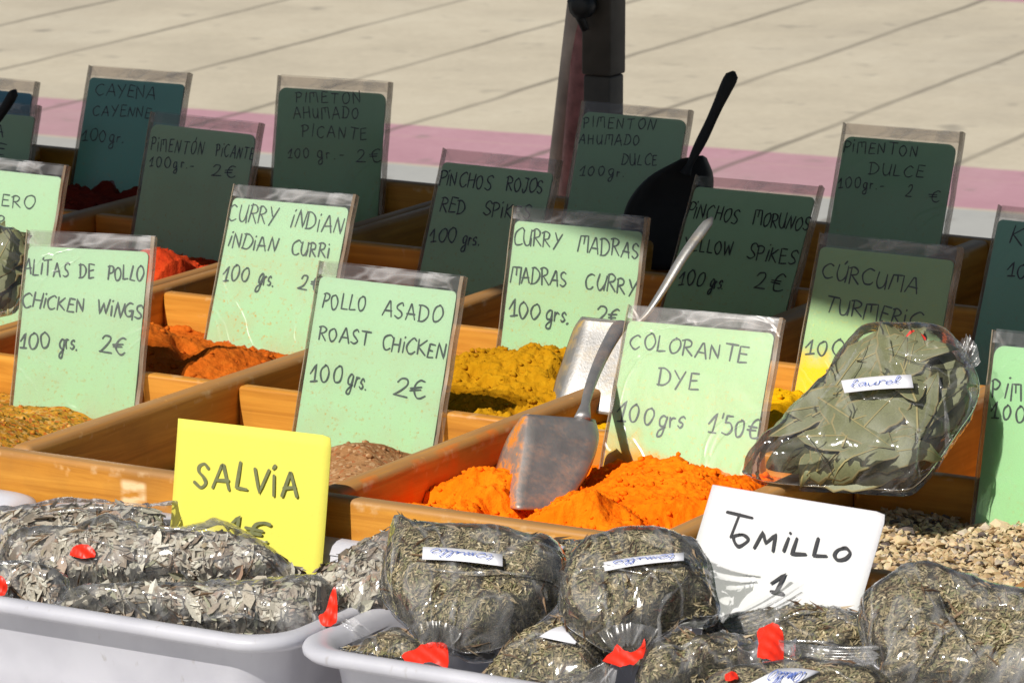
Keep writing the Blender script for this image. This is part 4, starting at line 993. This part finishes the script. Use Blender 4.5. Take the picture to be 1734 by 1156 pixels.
def herb(kind, label, c, outline, z=None, b=None, tilt=30., yaw=18., T=.018, fill=None, ew=.022, seed=0, count=None, roll=0., name=None, k=4, folds=()):
    bg_ = Bag(label, c, z, b, tilt, yaw, T, {'thyme': 'thyme_bag', 'sage': 'sage_bag'}[kind], "herb bag", {'thyme': 'bags of dried thyme in the right tub', 'sage': 'bags of dried sage in the left tub'}[kind], roll, seed)
    bg_.folds = [(bg_.loc(a), bg_.loc(b_), d, w_) for a, b_, d, w_ in folds]
    po = bg_.poly(outline, k); fp = bg_.poly(fill, k) if fill else None
    if not fp:
        cx = sum((p.x for p in po))/len(po); cz = sum((p.y for p in po))/len(po)
        fp = [Vector((cx+(p.x-cx)*.965, cz+(p.y-cz)*.955)) for p in po]
    ar = abs(sum(fp[i].cross(fp[(i+1) % len(fp)]) for i in range(len(fp))))/2
    bg_.shell("herb_core", fp, .006, T-.0025, ew, THYME_IN if kind == 'thyme' else SAGE_IN, .0022, .0, .6)
    if kind == 'thyme': bg_.flakes("dried_herb", THYME, int(ar*1e6/.85), (.0026, .0064), (.0008, .0015), .0014, 'needle'); bg_.flakes("stem", TWIG, int(ar*1e6/42), (.009, .020), (.0006, .0011), .0018, 'needle')
    else: bg_.flakes("dried_herb", SAGE, int(ar*1e6/3.8), (.0042, .0125), (.0014, .0038), 0.0022, 'chip'); bg_.flakes("whole_leaf", SAGE, int(ar*1e6/75), (.013, .021), (.0045, .0075), .003, 'chip'); bg_.flakes("stem", TWIG, int(ar*1e6/90), (.010, .022), (.0007, .0013), .003, 'needle')
    bg_.shell("film", po, .0036, T+.0012, ew*.9, FILM_BAG, .002, .0, .75, 1.0)
    bg_.po = po; bg_.seam(po)
    return bg_

# --- sage (left tub)
o1 = herb('sage', "sage bag at the back of the left tub, clear flap towards the yellow card", (140, 905), [(-60, 890), (0, 866), (60, 858), (95, 851), (190, 851), (280, 856), (318, 848), (310, 870), (290, 900), (200, 940), (60, 965), (-60, 970)], b=-.075, tilt=34, T=.014, seed=1,
          fill=[(-60, 900), (0, 880), (95, 866), (190, 863), (262, 868), (272, 890), (200, 932), (60, 960), (-60, 965)])
o2 = herb('sage', "sage bag with a red tape tie lying below the yellow card", (270, 950), [(20, 925), (60, 902), (120, 905), (150, 895), (193, 882), (240, 895), (300, 900), (345, 896), (378, 889), (432, 914), (484, 950), (524, 984), (470, 996), (395, 1000), (297, 1000), (120, 1005), (40, 990), (0, 960)], b=-.125, tilt=36, T=.020, seed=2,
          fill=[(30, 930), (100, 915), (170, 905), (205, 900), (300, 912), (375, 915), (432, 928), (484, 958), (515, 984), (395, 998), (297, 998), (120, 1002), (40, 985), (10, 960)])
o2.tape([(118, 940), (130, 923), (158, 930), (160, 942), (140, 948)], .021)
o2.tail([(122, 925), (120, 945)], [(45, 910), (30, 935), (50, 948)], .019, 12, .003)
o3 = herb('sage', "sage bag along the left tub's front rim, red tape at its right end", (340, 1040), [(90, 1030), (140, 1005), (180, 998), (300, 992), (400, 990), (480, 983), (545, 984), (572, 1005), (565, 1040), (540, 1062), (505, 1080), (430, 1082), (300, 1062), (180, 1042)], b=-.200, tilt=38, T=.018, seed=3,
          fill=[(100, 1028), (180, 1005), (300, 1000), (400, 1000), (480, 994), (530, 1000), (545, 1022), (525, 1052), (500, 1072), (430, 1076), (300, 1056), (180, 1038)])
o3.tape([(540, 1044), (553, 1036), (563, 1003), (570, 1000), (572, 1040), (566, 1058), (548, 1062)], .017)
o3.tail([(545, 1060), (570, 1042)], [(528, 1090), (560, 1100), (610, 1105), (652, 1090), (600, 1045)], .014, 22, .0035)
o4 = herb('sage', "small sage bag at the left edge of its tub with a red tape end", (40, 995), [(-70, 960), (0, 955), (60, 958), (112, 975), (112, 1012), (90, 1024), (40, 1014), (-70, 1000)], b=-.205, tilt=34, T=.013, seed=4,
          fill=[(20, 968), (60, 965), (105, 978), (105, 1010), (80, 1018), (30, 1008)])
o4.tape([(-14, 982), (4, 979), (13, 992), (8, 1008), (-14, 1010)], .014)
o5 = herb('sage', "sage bag in the corner of the left tub, right of the yellow card", (605, 985), [(518, 1000), (545, 975), (575, 955), (620, 925), (660, 908), (700, 915), (690, 1010), (655, 1045), (600, 1056), (565, 1035)], b=-.135, tilt=38, T=.018, seed=5)
# --- thyme (right tub)
t1 = herb('thyme', "thyme bag tied with red tape at the front, between the yellow card and the middle", (790, 1000), [(664, 896), (690, 897), (760, 907), (880, 918), (948, 935), (968, 965), (958, 1010), (905, 1060), (850, 1096), (790, 1106), (758, 1094), (735, 1092), (712, 1090), (690, 1062), (652, 1022), (644, 985), (655, 940)], b=-.155, tilt=30, T=.026, seed=11, ew=.026, folds=[((960, 1000), (850, 1055), .005, .004), ((735, 1092), (722, 1040), .005, .003), ((738, 1092), (765, 1045), .005, .003), ((733, 1092), (700, 1045), .004, .003)])
t1.sticker([(716, 925), (851, 938), (851, 958), (715, 946)], .0285, "toɱıɭɭo", True)
t1.tape([(680, 1108), (702, 1102), (720, 1093), (740, 1091), (757, 1093), (758, 1130), (738, 1124), (720, 1126), (702, 1134), (685, 1143), (688, 1126)], .012)
t1.tail([(722, 1124), (756, 1128)], [(700, 1185), (745, 1190), (790, 1172)], .006, 14, .003)
t2 = herb('thyme', "plump thyme bag tied with red tape in front of the orange powder", (1080, 1010), [(948, 1000), (956, 975), (975, 950), (1005, 930), (1080, 919), (1160, 924), (1200, 948), (1212, 1000), (1216, 1040), (1165, 1046), (1130, 1070), (1092, 1092), (1065, 1107), (1030, 1104), (1000, 1087), (957, 1056), (946, 1025)], b=-.170, tilt=31, T=.027, seed=12, ew=.026, folds=[((1062, 1104), (1040, 1035), .006, .003), ((1064, 1104), (1075, 1040), .006, .003), ((1066, 1104), (1108, 1040), .005, .003), ((1060, 1104), (1010, 1050), .004, .003)])
t2.sticker([(1022, 951), (1158, 935), (1158, 948), (1024, 966)], .0295, "toɱıɭɭo", True)
t2.tape([(1020, 1118), (1034, 1106), (1046, 1094), (1056, 1104), (1068, 1108), (1082, 1100), (1092, 1084), (1092, 1106), (1078, 1124), (1062, 1130), (1044, 1130)], .012)
t2.tail([(1022, 1120), (1046, 1131)], [(920, 1150), (940, 1185), (1030, 1185)], .008, 16, .0035)
t2.tail([(1196, 945), (1216, 1040)], [(1285, 972), (1280, 990), (1225, 1050)], .012, 14, .002, "film_corner")
t3 = herb('thyme', "thyme bag lying under two others at the front of the right tub", (930, 1115), [(820, 1180), (838, 1125), (862, 1098), (900, 1076), (948, 1062), (1000, 1075), (1045, 1100), (1030, 1130), (1010, 1180)], b=-.195, tilt=26, T=.018, seed=13)
t3.sticker([(913, 1077), (955, 1058), (978, 1088), (974, 1090)], .020)
t4 = herb('thyme', "flat thyme bag in the left corner of the right tub under the first tied bag", (640, 1090), [(574, 1098), (622, 1092), (645, 1078), (668, 1067), (700, 1082), (716, 1100), (695, 1114), (640, 1108)], b=-.212, tilt=20, T=.008, seed=14, ew=.012)
t5 = herb('thyme', "thyme bag at the back of the right tub, glimpsed between two tied bags", (950, 955), [(885, 938), (920, 924), (970, 921), (1015, 926), (1020, 950), (985, 985), (945, 990), (900, 975)], b=-.07, tilt=34, T=.014, seed=15, ew=.016)
t5.sticker([(893, 930), (958, 924), (938, 945), (925, 944)], .0155, "to")
t6 = herb('thyme', "thyme bag lying against the foot of the white card", (1340, 1080), [(1190, 1070), (1250, 1052), (1330, 1040), (1400, 1036), (1470, 1050), (1510, 1062), (1500, 1110), (1400, 1120), (1300, 1112), (1200, 1100)], b=-.115, tilt=30, T=.017, seed=16)
t6.tail([(1216, 1050), (1240, 1072)], [(1335, 980), (1362, 992), (1356, 1010), (1320, 1045), (1300, 1062)], .020, 22, .0035)
t7 = herb('thyme', "thyme bag with a long clear tail tied by a broad red tape", (1190, 1120), [(1080, 1165), (1088, 1120), (1120, 1098), (1160, 1068), (1180, 1084), (1205, 1090), (1225, 1082), (1255, 1086), (1292, 1094), (1292, 1116), (1272, 1142), (1200, 1152), (1150, 1175)], b=-.195, tilt=28, T=.017, seed=17, folds=[((1290, 1104), (1225, 1096), .006, .003), ((1290, 1108), (1220, 1118), .006, .003), ((1180, 1084), (1150, 1150), .006, .004)])
t7.tape([(1282, 1069), (1300, 1067), (1315, 1069), (1327, 1080), (1328, 1104), (1324, 1127), (1300, 1127), (1284, 1124), (1286, 1098)], .018, bow=.006)
t7.tail([(1322, 1090), (1322, 1130)], [(1484, 1100), (1490, 1120), (1488, 1146)], .012, 30, .0012, bow=.011)
t7.tail([(1322, 1090), (1322, 1130)], [(1350, 1082), (1352, 1105), (1345, 1138)], .013, 16, .0025, bow=.009)
t7.tail([(1252, 1086), (1250, 1130)], [(1286, 1082), (1286, 1120)], .012, 14, .002, "film_neck", bow=.007)
t8 = herb('thyme', "big thyme bag with a sharp fold at the right edge of the right tub", (1610, 1075), [(1452, 1046), (1468, 1018), (1512, 985), (1545, 966), (1580, 966), (1640, 985), (1734, 1012), (1830, 1040), (1830, 1180), (1510, 1180), (1492, 1135), (1465, 1100)], b=-.15, tilt=36, T=.024, seed=18, ew=.026, folds=[((1588, 1008), (1618, 1072), .004, .003), ((1618, 1072), (1668, 1125), .005, .003), ((1618, 1072), (1540, 1120), .004, .004)])
t9 = herb('thyme', "thyme bag at the bottom edge with its white label showing", (1360, 1150), [(1185, 1175), (1225, 1145), (1300, 1132), (1390, 1126), (1490, 1140), (1510, 1170), (1500, 1200), (1190, 1200)], b=-.222, tilt=24, T=.012, seed=19, ew=.016)
t9.sticker([(1318, 1131), (1388, 1136), (1340, 1160), (1262, 1160)], .0135, "toɱıɭɭo", True)
t9.tape([(1228, 1143), (1245, 1140), (1250, 1150), (1232, 1156)], .0135)

t1.tail([(698, 1060), (785, 1066)], [(722, 1100), (756, 1100)], .013, 22, .0025, "film_neck", bow=.006)
t2.tail([(1012, 1070), (1116, 1064)], [(1046, 1104), (1086, 1100)], .013, 22, .0025, "film_neck", bow=.006)
for bg_, ls in ((t1, ([(735, 1094), (729, 1060), (733, 1008)], [(748, 1094), (762, 1050), (786, 1004)], [(690, 905), (672, 940), (660, 985)], [(720, 975), (800, 985), (900, 980), (950, 968)])),
                (t2, ([(1050, 1100), (1034, 1060), (1028, 1015), (1050, 1000)], [(1060, 1100), (1068, 1070), (1086, 1030)], [(1075, 1098), (1100, 1050), (1122, 1010), (1165, 980)], [(1090, 995), (1104, 985), (1118, 993)], [(970, 985), (1020, 975), (1090, 985)])),
                (t8, ([(1588, 1008), (1606, 1046), (1624, 1080), (1645, 1110), (1664, 1128)], [(1622, 1072), (1592, 1090), (1578, 1112), (1540, 1142)], [(1500, 1120), (1520, 1075), (1560, 1045), (1580, 1040)], [(1468, 1080), (1478, 1050), (1490, 1030)])),
                (t6, ([(1300, 1078), (1400, 1083), (1470, 1094)], [(1310, 1062), (1350, 1050), (1400, 1044)])),
                (t7, ([(1110, 1110), (1150, 1098), (1190, 1096)], [(1180, 1150), (1230, 1130), (1285, 1112)])),
                (t3, ([(870, 1110), (900, 1090), (950, 1085)],)),
                (o2, ([(193, 886), (260, 902), (330, 905), (378, 892)], [(150, 920), (200, 935), (250, 940)], [(300, 960), (340, 975), (400, 970)], [(395, 925), (440, 945), (480, 965)])),
                (o3, ([(150, 1015), (230, 1010), (300, 1015)], [(410, 1005), (455, 1018), (500, 1022)], [(330, 1040), (400, 1040), (450, 1048)], [(520, 1000), (528, 1030), (540, 1050)])),
                (o1, ([(60, 880), (150, 870), (250, 868)], [(20, 930), (60, 910), (110, 905)])),
                (o5, ([(560, 990), (600, 960), (640, 945)], [(600, 1030), (620, 1000), (630, 970)]))):
    for l_ in ls: bg_.fold(bg_.po, l_, .0019, .0026)
t8.tail([(1572, 978), (1760, 1034)], [(1588, 962), (1660, 984), (1760, 1016)], .006, 20, .001, "film_flap")

# --- bay leaves
def bay(label, c, outline, b, tilt, yaw, T, seed, nl, long_dir, fill=None, roll=0.):
    bg_ = Bag(label, c, None, b, tilt, yaw, T, "bay_leaf_bag", "herb bag", None, roll, seed)
    po = bg_.poly(outline, 4); fp = bg_.poly(fill or outline, 4)
    cx = sum(p.x for p in fp)/len(fp); cz = sum(p.y for p in fp)/len(fp)
    ip = [Vector((cx+(p.x-cx)*.93, cz+(p.y-cz)*.92)) for p in fp]
    bg_.shell("leaf_core", ip, .006, T-.012, .03, BAY_IN, .003, 0, .8)
    rnd = bg_.rnd
    d0 = (bg_.loc(long_dir[1])-bg_.loc(long_dir[0])).normalized(); ang0 = math.atan2(d0.y, d0.x)
    xs = [p.x for p in ip]; zs = [p.y for p in ip]; cnt = 0; tries = 0
    while cnt < nl and tries < 6000:
        tries += 1
        p = Vector((rnd.uniform(min(xs), max(xs)), rnd.uniform(min(zs), max(zs))))
        if not in_poly(p, ip): continue
        L_, W_ = rnd.uniform(.048, .078), rnd.uniform(.020, .031); an = ang0+rnd.gauss(0, .55)
        t = Vector((math.cos(an), math.sin(an))); n_ = Vector((-t.y, t.x))
        if any(not in_poly(p+t*(L_*.40*q), fp) for q in (-1, 1)): continue
        layer = cnt/nl
        hgt = bg_.height(p, fp, T, .03)-.0150+layer*.0095
        px_, pz_ = rnd.uniform(-.16, .16), rnd.uniform(-.25, .45); curl = rnd.uniform(-.8, 1.4)
        V, F, mi = [], [], []; nu, nv = 12, 6
        for i in range(nu+1):
            u = i/nu; ww = W_/2*(math.sin(math.pi*min(1, max(0, u))**.92)**.8 if 0 < u < 1 else .02)
            for j in range(nv+1):
                v = (-1, -.90, -.45, 0, .45, .90, 1)[j]
                wv = ww*(1+.07*math.sin(u*31+v*3+cnt))*v
                q = p+t*(L_*(u-.5))+n_*wv
                y = -hgt-(px_*L_*(u-.5)+pz_*wv)+abs(v)*ww*.14+curl*.004*((u-.5)*2)**2-.0010*math.sin(u*17+cnt)*abs(v)
                y = max(y, -(bg_.height(q, po, T+.0008, .028)) if in_poly(q, po) else -.001)
                V.append((q.x, y, q.y))
        for i in range(nu):
            for j in range(nv):
                q = i*(nv+1)+j; F.append((q, q+1, q+nv+2, q+nv+1)); mi.append(2 if j in (0, nv-1) else 0)
        k = len(V)
        for i in range(nu+1):
            a = Vector(V[i*(nv+1)+nv//2]); w_ = .0006*(1.2-i/nu); V += [(a.x-n_.x*w_, a.y-.00035, a.z-n_.y*w_), (a.x+n_.x*w_, a.y-.00035, a.z+n_.y*w_)]
        for i in range(nu): F.append((k+2*i, k+2*i+1, k+2*i+3, k+2*i+2)); mi.append(1)
        o = mesh("bay_leaf", V, F, [BAY, BAYRIB, BAYEDGE], bg_.t, True, mi)
        md = o.modifiers.new("thick", 'SOLIDIFY'); md.thickness = .0003
        cnt += 1
    bg_.shell("film", po, .0036, T+.0015, .027, FILM_BAY, .002, .0, .8, 1.0)
    bg_.po = po; bg_.seam(po)
    return bg_
LAUREL = [(1258, 797), (1282, 766), (1310, 738), (1350, 695), (1395, 645), (1430, 602), (1462, 567), (1505, 559), (1552, 557), (1595, 562), (1622, 578), (1640, 605), (1658, 650), (1650, 690), (1620, 735), (1585, 785), (1562, 812), (1535, 829), (1480, 828), (1420, 824), (1350, 822), (1295, 815), (1270, 806)]
l1 = bay("clear bag of grey green bay leaves lying across the boxes at the right", (1460, 700), LAUREL, .195, 42, 22, .027, 21, 54, ((1280, 790), (1560, 640)),
         [(1285, 788), (1320, 745), (1400, 650), (1470, 578), (1550, 570), (1605, 580), (1640, 640), (1635, 690), (1570, 795), (1530, 818), (1420, 815), (1300, 806)])
l1.sticker([(1424, 644), (1543, 634), (1547, 656), (1430, 665)], .0305, "ɭaureɭ", False)
for l_ in ([(1290, 772), (1325, 752), (1360, 738)], [(1360, 738), (1388, 770), (1410, 792)], [(1548, 790), (1556, 740), (1572, 706), (1582, 660)], [(1480, 800), (1530, 790), (1560, 760)], [(1470, 575), (1430, 640), (1380, 700)], [(1500, 600), (1560, 615), (1610, 605)], [(1590, 640), (1600, 700), (1575, 770)]): l1.fold(l1.po, l_, .0017, .0024)
l1.tape([(1532, 570), (1548, 562), (1568, 572), (1562, 590), (1546, 596), (1536, 586)], .016)
l1.tail([(1618, 592), (1640, 622)], [(1622, 578), (1640, 566), (1654, 580), (1660, 612)], .012, 22, .004)
bay("clear bag of dark leaves at the left edge behind the chicken wing card", (0, 455), [(-90, 400), (-30, 385), (15, 388), (44, 402), (46, 440), (38, 480), (30, 515), (0, 530), (-90, 535)], .40, 45, 20, .022, 22, 16, ((-40, 500), (30, 400)))

# ------------------------------------------------------------------ canopy of the stall (its back post is in view; its shade falls over the back rows)
DARKM = plain("dark grey painted steel", (.075, .062, .05), .6, var=.3, ns=40.)
RUSTM = plain("red brown painted steel", (.46, .18, .17), .6, var=.35, ns=70.)
GREYM = plain("weathered grey tube", (.62, .48, .40), .55, var=.25, ns=30.)
KNOB = plain("black plastic knob", (.012, .012, .013), .5)
FABRIC = plain("dark green canopy cloth", (.05, .09, .06), .85, var=.1)
PB = on_b(1022, 150, 1.12)
cn = thing("market_canopy", "dark square canopy post with a collar, knob and slanted side struts behind the trays", "canopy", Matrix.Translation((PB.x, PB.y, 0)) @ GROT)
HC = 2.20
inv = cn.matrix_world.inverted()
s = .0135
board("post", (-s, -s, 0), (s, s, ZT+.094), DARKM, cn, .002)
o = board("collar", (-s-.0012, -s-.0012, ZT+.0944), (s+.0012, s+.0012, HC-.02), DARKM, cn, .002)
kp = inv @ on_b(996, 8, 1.10)
V, F = tube_data([kp+Vector((0, .012, 0)), kp, kp-Vector((0, .006, 0)), kp-Vector((0, .016, 0)), kp-Vector((0, .018, 0))], [.005, .008, .0115, .0115, .006], 12); mesh("knob", V, F, KNOB, cn, True)
V, F = tube_data([kp+Vector((-.012, -.006, .005)), kp+Vector((.002, -.008, -.022))], [.006, .0035], 8); mesh("knob_lever", V, F, KNOB, cn, True)
def strut(name, p, q, r_, m):
    V, F = tube_data([inv @ p, inv @ q], [r_, r_], 14); return mesh(name, V, F, m, cn, True)
strut("strut", on_b(986, -60, 1.16), on_b(918, 520, 1.30), .0098, GREYM)
strut("strut", on_b(1000, -60, 1.17), on_b(948, 520, 1.26), .0105, RUSTM)
# shade edge on the tray plane, carried back towards the sun up to the canopy's height
kz = (HC-ZT)/-LDIR.z
def SH(a): return .628-(.235 if a > .1 else .10)*(a-.1)
def up_sun(a, b_): return gw(a, b_, 0)-LDIR*kz
E0, E1 = up_sun(-1.9, SH(-1.9)), up_sun(1.9, SH(1.9))
back = Vector((SY, CY, 0))*2.2
nx, ny = 24, 12; V, F = [], []
for j in range(ny+1):
    for i in range(nx+1):
        aa = -1.9+3.8*i/nx; p = up_sun(aa, SH(aa))+back*(j/ny); dz = .25*math.sin(math.pi*j/ny)
        V.append(inv @ (p+Vector((0, 0, dz))))
for j in range(ny):
    for i in range(nx):
        q = j*(nx+1)+i; F.append((q, q+1, q+nx+2, q+nx+1))
o = mesh("canopy_cloth", V, F, FABRIC, cn, True); md = o.modifiers.new("thick", 'SOLIDIFY'); md.thickness = .003
EM = up_sun(.1, SH(.1))
for p_, q_ in ((E0, EM), (EM, E1), (E0+back, E1+back)): strut("canopy_rail", p_, q_, .014, DARKM)
